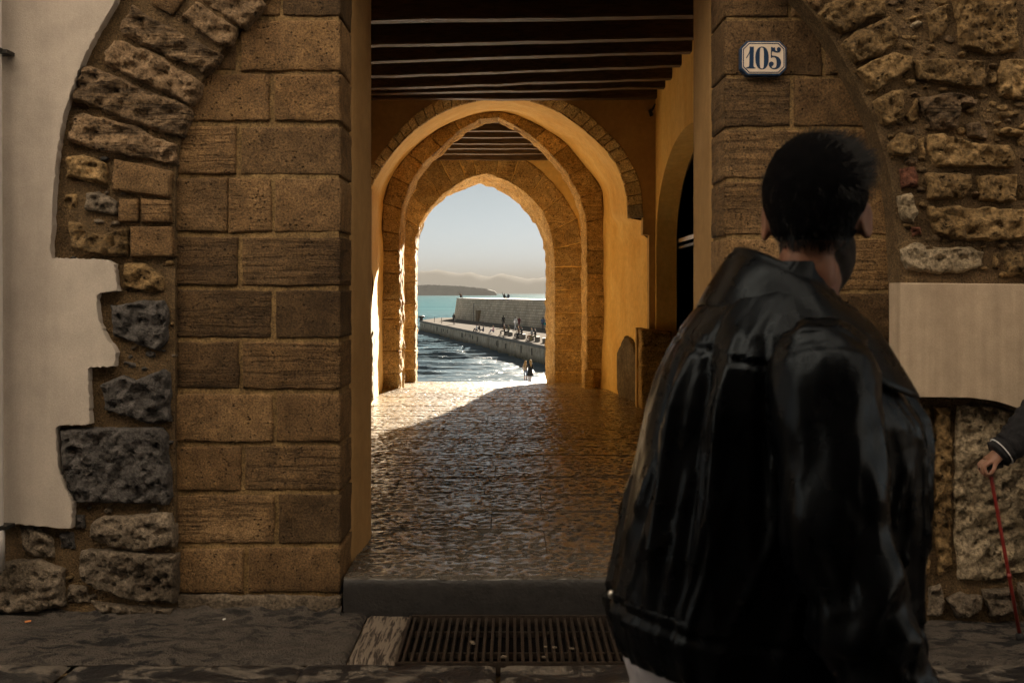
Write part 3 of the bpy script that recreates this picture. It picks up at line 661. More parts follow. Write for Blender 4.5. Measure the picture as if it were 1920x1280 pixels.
# ------------------------------------------------------------ passage floor, step, street
random.seed(11)
def floor_z(y): return FLZ if y < 13.9 else FLZ - (y - 13.9) * .074
floor = mesh_obj('passage_floor', [(-2.6, 4.72, FLZ - .022), (2.6, 4.72, FLZ - .022), (2.6, 13.9, FLZ - .022), (-2.6, 13.9, FLZ - .022), (-2.6, 20.2, floor_z(20.2) - .022), (2.6, 20.2, floor_z(20.2) - .022)],
                 [(0, 1, 2, 3), (3, 2, 5, 4)], M['mortar']); tag(floor, kind='structure')
def slab(x0, x1, y0, y1, res):
    nx, ny = max(4, int((x1 - x0) / res)), max(4, int((y1 - y0) / res)); V = []; Fc = []
    amp = .017; lift = random.uniform(-.002, .002); tx = random.uniform(-.003, .003)
    for j in range(ny + 1):
        for i in range(nx + 1):
            x = x0 + (x1 - x0) * i / nx; y = y0 + (y1 - y0) * j / ny
            e = min(x - x0, x1 - x, y - y0, y1 - y)
            k = min(1, min(y - y0, y1 - y) / .014)
            q = Vector((x * 19, y * 36, 1.7)); w = Vector((noise.noise(q * .5), noise.noise(q * .5 + Vector((5, 5, 5))), 0)) * .9
            a = 1 - abs(noise.noise(q + w)) * 2.0
            b = noise.noise(Vector((x * 45, y * 80, 4.)))
            c = noise.noise(Vector((x * 1.7, y * 2.1, 8.))); c2 = noise.noise(Vector((x * 14, y * 17, 8.)))
            z = floor_z(y) + lift + tx * (x - x0) + (-amp * max(0., .48 - a + .45 * b) + .0045 * c2) * (.35 + .65 * k) + .008 * c - .010 * (1 - k) ** 1.5
            V.append((x, y, z))
    for j in range(ny):
        for i in range(nx):
            a = j * (nx + 1) + i; Fc.append((a, a + 1, a + nx + 2, a + nx + 1))
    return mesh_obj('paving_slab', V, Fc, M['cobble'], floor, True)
y = 5.10; r = 0
while y < 20.0:
    h = random.uniform(.42, .62)
    if y < 13.9 < y + h + .15: h = 13.9 - y
    x = -2.05 - random.uniform(0, .5); res = .010 if y < 7.6 else (.014 if y < 10 else .020)
    xr = 2.05 if y < 11.7 else 1.7
    if y < 5.4: x, xr = XL - .02, XR + .02
    while x < xr:
        w = random.uniform(.45, 1.05)
        slab(x + .0025, min(x + w, xr + .1) - .0025, y + .0005, y + h - .0005, res); x += w
    y += h; r += 1
# threshold stone: a low step with a worn nosing and chiselled top
def step_stone():
    nx, ny = 180, 42; x0, x1 = -.79, XR - .004; V = []; Fc = []
    pr = [(4.668, -.05), (4.666, .02), (4.664, .07), (4.664, .12), (4.667, .14), (4.675, .156), (4.69, .165)] + [(4.69 + .405 * k / ny, .165) for k in range(1, ny + 1)]
    for j, (y, z) in enumerate(pr):
        for i in range(nx + 1):
            x = x0 + (x1 - x0) * i / nx
            q = Vector((x * 19, y * 36, 1.7)); w = Vector((noise.noise(q * .5), noise.noise(q * .5 + Vector((5, 5, 5))), 0)) * .9
            a = 1 - abs(noise.noise(q + w)) * 2.; b = noise.noise(Vector((x * 34, y * 52, z * 30)))
            t = -.017 * max(0., .48 - a + .45 * b) + .0045 * noise.noise(Vector((x * 14, y * 17, 8.))) if j > 5 else .003 * noise.noise(Vector((x * 9, 3, z * 22)))
            V.append((x, y - (t if j <= 5 else 0), z + (t if j > 5 else 0) - (.010 * abs(noise.noise(Vector((x * 6, 2, 1)))) if 3 < j < 8 else 0)))
    for j in range(len(pr) - 1):
        for i in range(nx):
            a = j * (nx + 1) + i; Fc.append((a, a + 1, a + nx + 2, a + nx + 1))
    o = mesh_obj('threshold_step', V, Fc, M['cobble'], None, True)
    o.data.materials.append(M['step'])
    for p in o.data.polygons:
        if p.index < nx * 5: p.material_index = 1
    return tag(o, 'low dark stone step at the mouth of the passage above the drain', 'step')
step_stone()
# street
street = mesh_obj('street', [(-30, -12, -.06), (30, -12, -.06), (30, 5, -.06), (-30, 5, -.06)], [(0, 1, 2, 3)], M['mortar']); tag(street, kind='structure')
def pave(name, x0, x1, y0, y1, mat, res=.03, amp=.006, z0=0., edge=.02, skew=0., low=None):
    nx, ny = max(3, int((x1 - x0) / res)), max(3, int((y1 - y0) / res)); V = []; Fc = []
    for j in range(ny + 1):
        for i in range(nx + 1):
            x = x0 + (x1 - x0) * i / nx; y = y0 + (y1 - y0) * j / ny
            e = min(x - x0, x1 - x, y - y0, y1 - y); k = min(1, e / edge)
            z = z0 + amp * (noise.fractal(Vector((x * 6, y * 9, 2.2)), 1., 2., 5)) * k - .018 * (1 - k) ** 2
            V.append((x + skew * (y - y0), y, z))
    for j in range(ny):
        for i in range(nx):
            a = j * (nx + 1) + i; Fc.append((a, a + 1, a + nx + 2, a + nx + 1))
    return mesh_obj(name, V, Fc, mat, street, True)
GX0, GX1, GY0, GY1 = -.465, .72, 4.055, 4.63
pave('cement_margin', -4.2, -.68, 4.06, 4.72, M['cement'], .022, .016, .0, .03)
pave('cement_margin', GX1 + .01, 4.2, 4.06, 4.62, M['cement'], .022, .016, .0, .03)
pave('cement_patch', -.675, GX0 - .012, 4.06, 4.655, M['brushed'], .02, .010, .0, .03)
y = 4.045
for r in range(9):
    h = .46 if r else .42; x = -4.5 - random.uniform(0, .6)
    while x < 4.5:
        w = random.uniform(.55, .95)
        if y - h > 2.2 or abs(x) < 3: pave('paving_slab', x + .006, x + w - .006, y - h + .006, y - .006, M['basalt'], .026 if y > 3.2 else .06, .007, .0, .03, random.uniform(-.03, .03))
        x += w
    y -= h
# rubble of broken mortar along the foot of the wall
V = []; Fc = []
nx, ny = 160, 8
for j in range(ny + 1):
    for i in range(nx + 1):
        x = -3.2 + 2.40 * i / nx; t = j / ny; yy = 4.72 - .16 * t
        V.append((x, yy, .10 * (1 - t) ** 1.6 * (.55 + .6 * noise.noise(Vector((x * 5, 1, 4)))) + .025 * (noise.fractal(Vector((x * 11, yy * 11, 3)), 1., 2., 4)) * (1 - t * .6) - .012 * t))
for j in range(ny):
    for i in range(nx):
        a = j * (nx + 1) + i; Fc.append((a, a + 1, a + nx + 2, a + nx + 1))
mesh_obj('mortar_fillet', V, Fc, M['cement'], street, True)
# drain grate
gr = empty('drain_grate', (.13, 4.34, 0), label='long rusty iron drain grate sunk in the street below the step', cat='grate')
box('drain_pit', GX0, GX1, GY0, GY1, -.055, -.05, M['pit'], gr)
nb = 36
for i in range(nb):
    x = GX0 + .018 + (GX1 - GX0 - .036) * i / (nb - 1)
    box('grate_bar', x - .0065, x + .0065, GY0 + .012, GY1 - .012, -.045 + random.uniform(0, .003), -.004 + random.uniform(-.003, .002), M['iron'], gr, .002)
for yy in (4.20, 4.46): box('grate_crossbar', GX0, GX1, yy - .006, yy + .006, -.040, -.016, M['iron'], gr)
for a in ((GX0 - .012, GX0, GY0 - .01, GY1), (GX1, GX1 + .012, GY0 - .01, GY1)): box('grate_frame', *a, -.05, .001, M['iron'], gr)
box('grate_frame', GX0, GX1, GY0 - .01, GY0, -.05, .001, M['iron'], gr); box('grate_frame', GX0, GX1, GY1, GY1 + .012, -.05, .001, M['iron'], gr)
for i in range(7):
    xx, yy = random.uniform(GX0 + .05, GX1 - .3), random.uniform(GY0 + .04, GY1 - .05); rr = random.uniform(.005, .012)
    bm = bmesh.new(); R_ = bmesh.ops.create_icosphere(bm, subdivisions=2, radius=rr)
    for v in bm.verts: v.co = Vector((v.co.x * 1.3, v.co.y, v.co.z * .6)) * (1 + .35 * noise.noise(v.co * 160 + Vector((i, 0, 0)))) + Vector((xx, yy, .002))
    bm_obj('pebble', bm, M['grey_rubble'], gr, True)
# litter
M['butt'] = plain('orange_paper', (.65, .25, .08), .8); M['paper'] = plain('white_paper', (.7, .68, .65), .8)
def litter(px, py, m, lab, s=.012):
    d = CAMZ * F / (py - HOR); x = X(px, d)
    bm = bmesh.new(); tube(bm, [(x - s, d, .017), (x + s, d + .006, .019)], .004, 8); o = bm_obj('cigarette_butt', bm, m); tag(o, lab, 'litter')
litter(52, 1172, M['butt'], 'tiny orange cigarette end on the cement below the left wall')
litter(420, 1168, M['paper'], 'tiny white scrap on the cement in front of the left pier', .005)

# white downpipe at the left edge
dp = empty('downpipe', (-2.40, 4.55, 0), label='white painted rain downpipe on the cream wall at the left edge', cat='pipe')
bm = bmesh.new(); tube(bm, [(-2.385, 4.535, 4.7), (-2.375, 4.535, 2.2), (-2.368, 4.535, .35), (-2.366, 4.53, .30)], .047, 20); bm_obj('pipe', bm, M['pipe'], dp, True)
bm = bmesh.new(); tube(bm, [(-2.37, 4.535, .42), (-2.368, 4.535, .24), (-2.366, 4.53, .235)], [.054, .054, .046], 20); bm_obj('pipe_foot', bm, M['pipe'], dp, True)
for z in (.43, 2.6):
    bm = bmesh.new(); tube(bm, [(-2.372, 4.535, z - .012), (-2.372, 4.535, z + .012)], .051, 20); add_box(bm, -2.378, -2.30, 4.53, 4.61, z - .008, z + .008); bm_obj('pipe_clamp', bm, M['iron_black'], dp)

# house number plate
SD = 4.655
sg = empty('house_number_plate', (X(1431, SD), SD, Z(110, SD)), label='octagonal enamel house number plate reading 105 in navy on cream', cat='sign')
def octa(x0, x1, y0, y1, c): return PX([(x0 + c, y0), (x1 - c, y0), (x1, y0 + c), (x1, y1 - c), (x1 - c, y1), (x0 + c, y1), (x0, y1 - c), (x0, y0 + c)], SD)
prism('plate_back', octa(1388, 1475, 77, 142, 12.5), SD, FD - .004, M['navy'], sg, .003)
prism('plate_face', octa(1391.5, 1472, 80, 138.5, 11.5), SD - .0022, SD + .002, M['enamel'], sg, .001)
def frame_ring(name, a, b, mat, y0, y1):
    bm = bmesh.new(); k = len(a)
    va = [[bm.verts.new((u, y, v)) for u, v in P] for P in (a, b) for y in (y0, y1)]
    af, ab, bf, bb = va
    for i in range(k):
        j = (i + 1) % k
        bm.faces.new((af[i], af[j], bf[j], bf[i])); bm.faces.new((af[i], ab[i], ab[j], af[j])); bm.faces.new((bf[i], bf[j], bb[j], bb[i]))
    return bm_obj(name, bm, mat, sg)
frame_ring('plate_border', octa(1393, 1470.5, 81.5, 137, 11), octa(1394.6, 1468.9, 83.1, 135.4, 10.4), M['navy'], SD - .0034, SD)
def s5(pts): return PX([(1360 + a / 11.636, 50 + b / 11.636) for a, b in pts], SD)
def digit(pts): prism('digit', s5(pts), SD - .0036, SD - .0015, M['navy'], sg)
digit([(527, 445), (560, 440), (578, 452), (600, 440), (620, 445), (612, 870), (625, 893), (655, 900), (652, 922), (452, 918), (455, 896), (495, 888), (517, 862), (527, 590), (462, 700), (445, 690), (515, 570), (530, 500)])
def ellp(cx, cy, a, b, p, n=40): return [(cx + a * math.copysign(abs(math.cos(t)) ** p, math.cos(t)), cy + b * math.copysign(abs(math.sin(t)) ** p, math.sin(t))) for t in np.linspace(0, 2 * math.pi, n, endpoint=False)]
frame_ring('digit', s5(ellp(797, 692, 146, 250, .9)), s5(ellp(793, 692, 46, 228, .55)), M['navy'], SD - .0036, SD - .0015)
five = smooth_curve([(992, 455), (1010, 445), (1040, 470), (1085, 455), (1080, 500), (1100, 540), (1135, 545), (1118, 510), (1125, 470), (1160, 447), (1200, 470), (1212, 510), (1195, 560), (1140, 580), (1080, 570), (1012, 535), (1010, 645), (1060, 640), (1140, 660), (1200, 720), (1218, 790), (1195, 880), (1140, 930), (1060, 945), (990, 920), (950, 870), (942, 820), (960, 780), (1005, 765), (1045, 785), (1055, 820), (1040, 860), (1000, 875), (1010, 905), (1060, 915), (1105, 890), (1118, 800), (1105, 700), (1060, 668), (1015, 680), (990, 695)], 120, 1)
prism('digit', s5(five), SD - .0036, SD - .0015, M['navy'], sg)
# ------------------------------------------------------------ beyond the gate: ramp, beach, sea, breakwater, far land
SEA, DECK = -5.3, -3.4
M['sand'] = plain('pale_beach_sand', (.125, .108, .085), 1., .0, 3, .15, .4, .02)
M['ramp'] = plain('pale_ramp_stone', (.56, .48, .37), .8, .3, 5, .2, .5, .02)
rp = mesh_obj('ramp', [(-7, 20.1, -.36), (7, 20.1, -.36), (7, 27, -.98), (-7, 27, -.98), (9, 46, -4.75), (-9, 46, -4.75)], [(0, 1, 2, 3), (3, 2, 4, 5)], M['ramp']); tag(rp, kind='structure')
bc = mesh_obj('beach', [(-200, 40, -4.8), (60, 40, -4.8), (60, 72, -5.15), (-200, 72, -5.15), (60, 82, -5.5), (-200, 82, -5.5), (60, 95, -6.1), (-200, 95, -6.1)], [(0, 1, 2, 3), (3, 2, 4, 5), (5, 4, 6, 7)], M['sand']); tag(bc, kind='structure')
def sea_mat():
    n = NB('teal_sea_water')
    g = n.n('NewGeometry'); sx = n.n('SeparateXYZ'); n.t.links.new(g.outputs['Position'], sx.inputs[0])
    yy = sx.outputs[1]; zz = sx.outputs[2]
    shore = n.n('MapRange'); n.put(shore.inputs[0], yy); shore.inputs[1].default_value = 74; shore.inputs[2].default_value = 150
    shore.inputs[3].default_value = .075; shore.inputs[4].default_value = -.06
    f1 = n.noise(.55, 7, .68, n.coord((.45, 1, 1)), 1.2); f2 = n.noise(2.6, 5, .65, n.coord((.5, 1, 1)), .8)
    crest = n.n('MapRange'); n.put(crest.inputs[0], zz); crest.inputs[1].default_value = SEA + .12; crest.inputs[2].default_value = SEA + .6
    crest.inputs[3].default_value = 0; crest.inputs[4].default_value = .13
    fsum = n.math('ADD', n.math('ADD', n.math('MULTIPLY', f1, .62), n.math('MULTIPLY', f2, .38)), n.math('ADD', shore.outputs[0], crest.outputs[0]))
    foam = n.ramp(fsum, (.60, 0.), (.70, 1.))
    far = n.n('MapRange'); n.put(far.inputs[0], yy); far.inputs[1].default_value = 80; far.inputs[2].default_value = 420
    far.inputs[3].default_value = 0; far.inputs[4].default_value = 1
    pat = n.noise(.05, 4, .6, n.coord((.3, 1, 1)))
    deep = n.mix(n.ramp(pat, (.35, 0.), (.65, 1.)), (.026, .090, .118), (.050, .135, .160))
    near = n.mix(n.ramp(f1, (.35, 0.), (.7, 1.)), (.056, .088, .120), (.095, .140, .172))
    c = n.mix(far.outputs[0], near, deep)
    c = n.mix(n.math('MULTIPLY', foam, .85), c, (.25, .26, .265))
    h = n.math('ADD', n.noise(1.1, 6, .62, n.coord((.55, 1, 1)), .7), n.math('MULTIPLY', n.noise(.16, 4, .6, n.coord((.4, 1, 1))), 3.))
    nm = n.bump(h, .8, .25)
    df = n.n('BsdfDiffuse'); n.put(df.inputs[0], c); n.put(df.inputs['Normal'], nm)
    gl = n.n('BsdfGlossy'); gl.inputs['Roughness'].default_value = .22; n.put(gl.inputs['Normal'], nm)
    mx_ = n.n('MixShader'); n.put(mx_.inputs[0], n.math('MULTIPLY', n.math('SUBTRACT', 1., foam), .10))
    n.t.links.new(df.outputs[0], mx_.inputs[1]); n.t.links.new(gl.outputs[0], mx_.inputs[2]); n.t.links.new(mx_.outputs[0], n.out.inputs[0])
    return n.m
M['sea'] = sea_mat()
def wave_z(x, y):
    ph = noise.noise(Vector((x * .03, y * .03, 1.))) * 5; am = .55 + .8 * noise.noise(Vector((x * .045, y * .05, 6.)))
    near = max(0., min(1., (y - 76) / 30)); k = .55 + .6 * near
    a = math.sin(y * .62 + x * .05 + ph); a = (1 - abs(a)) ** 1.6 * 2 - .75
    b = math.sin(y * 1.35 - x * .22 + ph * 2.1)
    return k * (.22 * a * max(.15, am) + .07 * b) + .15 * noise.fractal(Vector((x * .35, y * .62, 2.)), 1., 2.1, 4) * (.5 + .5 * near)
V = []; Fc = []
xs = np.arange(-42, 30, .40); ysn = np.concatenate([np.arange(72, 110, .30), np.arange(110, 200, .6), np.arange(200, 330, 1.6)])
for y in ysn:
    fade = max(0., min(1., (328 - y) / 60))
    for x in xs: V.append((x, y, SEA + (wave_z(x, y) + .1) * fade))
nx = len(xs)
for j in range(len(ysn) - 1):
    for i in range(nx - 1): a = j * nx + i; Fc.append((a, a + 1, a + nx + 1, a + nx))
b0 = len(V)
dd = np.concatenate([[330], np.geomspace(345, 26000, 40)]); rr = np.linspace(-1, 1, 41)
for d in dd:
    for r in rr: V.append((r * max(600, d * .45), d, SEA if d > 331 else SEA - .05))
for j in range(len(dd) - 1):
    for i in range(40): a = b0 + j * 41 + i; Fc.append((a, a + 1, a + 42, a + 41))
b1 = len(V)
V += [(-700, 78, SEA - .12), (-41, 78, SEA - .12), (-41, 331, SEA - .06), (-700, 331, SEA - .06), (29, 78, SEA - .12), (700, 78, SEA - .12), (700, 331, SEA - .06), (29, 331, SEA - .06)]
Fc += [(b1, b1 + 1, b1 + 2, b1 + 3), (b1 + 4, b1 + 5, b1 + 6, b1 + 7)]
sea = mesh_obj('sea', V, Fc, M['sea'], None, True); tag(sea, kind='structure')

def far_land(name, prof, d, thick, base, mat, nb=0., seed=0, steep=2):
    """ridge seen as prof (px, py) at distance d, with real depth"""
    P = resample(prof, 160); V = []; Fc = []; nr = 7; n = len(P)
    for k in range(nr):
        t = k / (nr - 1); s = math.sin(math.pi * min(1, .5 + t / 2)) if k else 1
        for i, (px, py) in enumerate(P):
            x = X(px, d); z = Z(py, d)
            hz = (z - base) * (1 - t ** steep)
            jx = nb * noise.fractal(Vector((x / d * 260 + seed, t * 4, 2)), 1., 2., 5)
            V.append((x, d - thick * (1 if k else 0) * t, base + max(0, hz + jx * (1 - t) * (hz > 0))))
    for i, (px, py) in enumerate(P): V.append((X(px, d), d + thick, base))
    for k in range(nr - 1):
        for i in range(n - 1): a = k * n + i; Fc.append((a, a + 1, a + n + 1, a + n))
    for i in range(n - 1): a = nr * n + i; Fc.append((i, a, a + 1, i + 1))
    o = mesh_obj(name, V, Fc, mat, None, True); return tag(o, kind='structure')
M['mount'] = plain('far_mountain_scrub', (.035, .037, .033), .95, .1, .002, .3)
M['head'] = plain('headland_scrub', (.035, .045, .034), .95, .1, .05, .4)
far_land('mountains', [(200, 530), (420, 516), (560, 522), (690, 505), (783, 509), (825, 506), (843, 510), (860, 513), (885, 510.5), (905, 518), (920, 519), (940, 512.5), (955, 516), (975, 520), (990, 523), (1022, 520), (1060, 524), (1150, 516), (1280, 528), (1500, 535)], 13000, 900, SEA, M['mount'], 16., 3)
hl = far_land('headland', [(560, 530), (700, 534), (783, 536), (800, 535), (860, 537), (900, 541), (918, 543), (927, 545.5), (931, 549)], 2600, 25, SEA, M['head'], .8, 9, 3)
# trees along the headland crest: one mass of scrub
V = []; Fc = []; random.seed(3)
for i in range(420):
    px = random.uniform(640, 915); d = 2600 - random.uniform(0, 60)
    py = np.interp(px, [560, 783, 800, 860, 900, 918], [530, 536, 535, 537, 541, 543.3]); r = random.uniform(1.6, 4.2); b = len(V)
    c = Vector((X(px, d), d, Z(py, d) - r * .3))
    for a in range(6):
        t = a * math.pi / 3; V.append(c + Vector((r * math.cos(t) * 1.4, r * math.sin(t), -r * .4)))
    for a in range(6):
        t = a * math.pi / 3 + .4; V.append(c + Vector((r * .8 * math.cos(t) * random.uniform(.6, 1.2), r * .8 * math.sin(t), r * random.uniform(.3, .8))))
    V.append(c + Vector((0, 0, r * .9)))
    for a in range(6):
        Fc.append((b + a, b + (a + 1) % 6, b + 6 + (a + 1) % 6, b + 6 + a)); Fc.append((b + 6 + a, b + 6 + (a + 1) % 6, b + 12))
tw = mesh_obj('headland_wood', V, Fc, M['head']); tag(tw, 'dark scrubby wood along the crest of the far headland', 'wood', kind='stuff')

# breakwater
def along(p, q, s): return (p[0] + (q[0] - p[0]) * s, p[1] + (q[1] - p[1]) * s)
E0, E1 = (-16.6, 179.), (3.07, 92.4); E2 = (16.4, 33.8 + 14)
pier = empty('stone_breakwater', (-2, 130, SEA), label='long stone breakwater with a high battered wall running out into the sea', cat='breakwater')
def quay_mat():
    n = NB('weathered_quay_stone'); a = n.noise(.8, 6, .65); b = n.noise(3.5, 4)
    c = n.ramp(a, (.3, (.24, .20, .15)), (.7, (.58, .50, .40)))
    c = n.mix(.5, c, n.ramp(b, (.3, .45), (.7, 1.1)), 'MULTIPLY')
    g = n.n('NewGeometry'); sx = n.n('SeparateXYZ'); n.t.links.new(g.outputs['Position'], sx.inputs[0])
    mr = n.n('MapRange'); n.put(mr.inputs[0], sx.outputs[2]); mr.inputs[1].default_value = SEA + .2; mr.inputs[2].default_value = SEA + .85; mr.inputs[3].default_value = 1; mr.inputs[4].default_value = 0
    c = n.mix(n.math('MULTIPLY', mr.outputs[0], n.ramp(b, (.3, .5), (.6, 1.))), c, (.055, .050, .022))
    return n.bsdf(c, .85, n.bump(n.math('ADD', a, b), .8, .15), .3)
M['quay'] = quay_mat()
M['wet_stone'] = plain('wet_dark_stone', (.05, .042, .033), .7, .3, 2, .3)
M['bench_stone'] = plain('grey_bench_stone', (.13, .122, .115), .85, .2, 4, .15)
M['deck'] = plain('pale_quay_deck', (.175, .165, .155), 1., .0, .6, .10, .3, .02)
def masonry():
    n = NB('breakwater_masonry'); g = n.n('NewGeometry'); sx = n.n('SeparateXYZ'); n.t.links.new(g.outputs['Position'], sx.inputs[0])
    u = n.math('SUBTRACT', n.math('MULTIPLY', sx.outputs[0], .30), n.math('MULTIPLY', sx.outputs[1], .954)); cb = n.n('CombineXYZ')
    n.put(cb.inputs[0], u); n.put(cb.inputs[1], sx.outputs[2])
    br = n.n('TexBrick'); n.t.links.new(cb.outputs[0], br.inputs['Vector']); br.inputs['Scale'].default_value = 1.
    br.inputs['Brick Width'].default_value = .95; br.inputs['Row Height'].default_value = .40; br.inputs['Mortar Size'].default_value = .035
    n.put(br.inputs['Color1'], (.50, .41, .31)); n.put(br.inputs['Color2'], (.66, .56, .44)); n.put(br.inputs['Mortar'], (.30, .24, .18))
    a = n.noise(.5, 5, .6)
    c = n.mix(.6, br.outputs[0], n.ramp(a, (.3, .55), (.7, 1.2)), 'MULTIPLY')
    return n.bsdf(c, .9, n.bump(n.math('ADD', br.outputs[1], a), -.6, .06), .2)
M['masonry'] = masonry()
def poly_box(name, pts, z0, z1, mat, parent, top=None):
    bm = bmesh.new(); a = [bm.verts.new((x, y, z0)) for x, y in pts]; b = [bm.verts.new((x, y, z1)) for x, y in (top or pts)]; k = len(pts)
    bm.faces.new(a); bm.faces.new(b)
    for i in range(k): bm.faces.new((a[i], a[(i + 1) % k], b[(i + 1) % k], b[i]))
    return bm_obj(name, bm, mat, parent)
un = np.array([.2215, -.975]); nn = np.array([-.975, -.2215])
poly_box('deck', [E0, along(E0, E1, 1), E2, (40, 60), (40, 110), (-2, 200), (-14.2, 196)], DECK - .12, DECK - .004, M['deck'], pier)
core = poly_box('quay_core', [tuple(np.array(E0) - nn * .35 - un * -.3), tuple(np.array(E2) - nn * .35), (39, 61), (39, 110), (-2, 199), (-13.9, 195)], SEA - 1.5, DECK - .13, M['quay'], pier)
cuts = [0, .13, .27, .40, .545, .70, .86, 1.0, 1.2, 1.4]
L01 = 88.8
for a, b in zip(cuts, cuts[1:]):
    p, q = np.array(along(E0, E1, a)), np.array(along(E0, E1, b)); g = un * .12
    sec = poly_box('quay_section', [tuple(p + g), tuple(q - g), tuple(q - g - nn * .6), tuple(p + g - nn * .6)], SEA - 1.2, DECK - .30, M['quay'], pier)
    poly_box('coping_slab', [tuple(p + g * .4 + nn * .12), tuple(q - g * .4 + nn * .12), tuple(q - g * .4 - nn * 1.1), tuple(p + g * .4 - nn * 1.1)], DECK - .30, DECK, M['deck'], pier)
    for s in np.sort(np.random.default_rng(int(a * 100)).uniform(.08, .92, 3)):                                 # irregular dark marks along the quay face
        m = p + (q - p) * s; un_ = un * random.uniform(.4, .9)
        poly_box('fender', [tuple(m + nn * .06 - un_ * .22), tuple(m + nn * .06 + un_ * .22), tuple(m - nn * .1 + un_ * .22), tuple(m - nn * .1 - un_ * .22)], DECK - random.uniform(.85, 1.25), DECK - random.uniform(.45, .65), M['wet_stone'], sec)
WA, WB, WC = (-11.1, 190.), (-8.3, 179.), (4.6, 138.); WD = (14.6, 106.)
wn = np.array([.953, .302])
base = [WA, WB, WC, WD, tuple(np.array(WD) + wn * 6), tuple(np.array(WA) + wn * 8)]
c0 = np.array(base).mean(0)
WT = .36
topo = [tuple(np.array(WA) + np.array([.55, .1])), tuple(np.array(WB) + np.array([.62, .10])), tuple(np.array(WC) + wn * .6), tuple(np.array(WD) + wn * .6), base[4], base[5]]
bw = poly_box('parapet_wall', base, DECK - .02, WT, M['masonry'], pier, topo)
poly_box('wall_coping', [tuple(np.array(p) + (wn * -.06 if i in (1, 2, 3) else np.array([-.06, 0]) if i == 0 else np.array([0, 0]))) for i, p in enumerate(topo)], WT + .002, WT + .16, M['bench_stone'], pier)
wdv = (np.array(WC) - np.array(WB)); wdv /= np.hypot(*wdv)
pd = np.array(WB) + wdv * 7.5 - wn * .25
poly_box('wall_door', [tuple(pd), tuple(pd + wdv * 1.5), tuple(pd + wdv * 1.5 + wn * .6), tuple(pd + wn * .6)], DECK, DECK + 1.9, plain('brown_door', (.20, .13, .07), .8), pier)
bm = bmesh.new(); q = pd - wdv * .4 - wn * .2; tube(bm, [(q[0], q[1], DECK), (q[0], q[1], DECK + 3.1)], .07, 8); bm_obj('wall_post', bm, M['iron_black'], pier)
def deck_at(px, py): d = (CAMZ - DECK) * F / (py - HOR); return np.array([X(px, d), d])
bl = [(949, 628, 'grey stone seat block on the quay under the leftmost seated pair'), (957, 629.5, 'grey stone seat block just right of the leftmost seated pair'), (972, 634, 'grey stone seat block under the middle seated pair'), (981, 635, 'grey stone seat block right of the middle seated pair'),
      (996.5, 638, 'grey stone seat block under the rightmost seated pair'), (1007.5, 640, 'grey stone seat block right of the rightmost seated pair'), (1022, 643, 'grey stone seat block at the right edge of the sea gate')]
for px, py, lab in bl:
    p = deck_at(px, py); o = box('seat_block', p[0] - .26, p[0] + .26, p[1] - .45, p[1] + .45, DECK + .002, DECK + .50, M['bench_stone'], None, .02); tag(o, lab, 'seat', 'stone seat blocks on the breakwater')
p = deck_at(790, 600.8)
bm = bmesh.new(); tube(bm, [(p[0], p[1], DECK), (p[0], p[1], DECK + .45), (p[0], p[1], DECK + .5), (p[0], p[1], DECK + .8), (p[0], p[1], DECK + .85)], [.3, .3, .55, .55, .3], 12); tag(bm_obj('mooring_bollard', bm, M['iron_black'], None, True), 'black mooring bollard at the seaward end of the quay', 'bollard')
for px, py, w in ((814.5, 604.5, 'left'), (828, 606.5, 'right')):
    p = deck_at(px, py); bm = bmesh.new(); tube(bm, [(p[0], p[1], DECK), (p[0], p[1], DECK + .95)], .045, 8); tag(bm_obj('railing_post', bm, M['iron_black']), f'thin metal post on the quay edge, {w} one of two', 'post')

# houses across the street, behind the camera: added to close the alley and bounce sunlight
for k, (x0, x1, h, lab) in enumerate(((-16, -1.0, 16.5, 'tall ochre house across the street, behind the viewer to the left'), (-.95, 12, 15.5, 'ochre house across the street, behind the viewer'))):
    hs = empty('street_house', ((x0 + x1) / 2, -2, 0), label=lab, cat='house')
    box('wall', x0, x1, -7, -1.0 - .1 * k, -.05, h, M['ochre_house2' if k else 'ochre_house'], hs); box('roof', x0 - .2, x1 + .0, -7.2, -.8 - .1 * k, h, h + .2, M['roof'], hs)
# ------------------------------------------------------------ people
def skin_mesh(verts, edges, radii, root, sub=1):
    me = bpy.data.meshes.new('tmp'); me.from_pydata([tuple(v) for v in verts], edges, [])
    o = bpy.data.objects.new('tmp', me); col.objects.link(o)
    md = o.modifiers.new('s', 'SKIN'); md.use_smooth_shade = True
    lay = me.skin_vertices[0].data if me.skin_vertices else None
    if lay is None:
        bpy.context.view_layer.objects.active = o; lay = me.skin_vertices[0].data
    for i, r in enumerate(radii):
        lay[i].radius = (r, r) if not isinstance(r, tuple) else r; lay[i].use_root = (i == root)
    if sub:
        sb = o.modifiers.new('u', 'SUBSURF'); sb.levels = sub; sb.render_levels = sub
    dg = bpy.context.evaluated_depsgraph_get(); dg.update()
    new = bpy.data.meshes.new_from_object(o.evaluated_get(dg))
    bpy.data.objects.remove(o); bpy.data.meshes.remove(me)
    return new
def clothm(c, name): return plain(name, c, .85, .2, 40, .2)
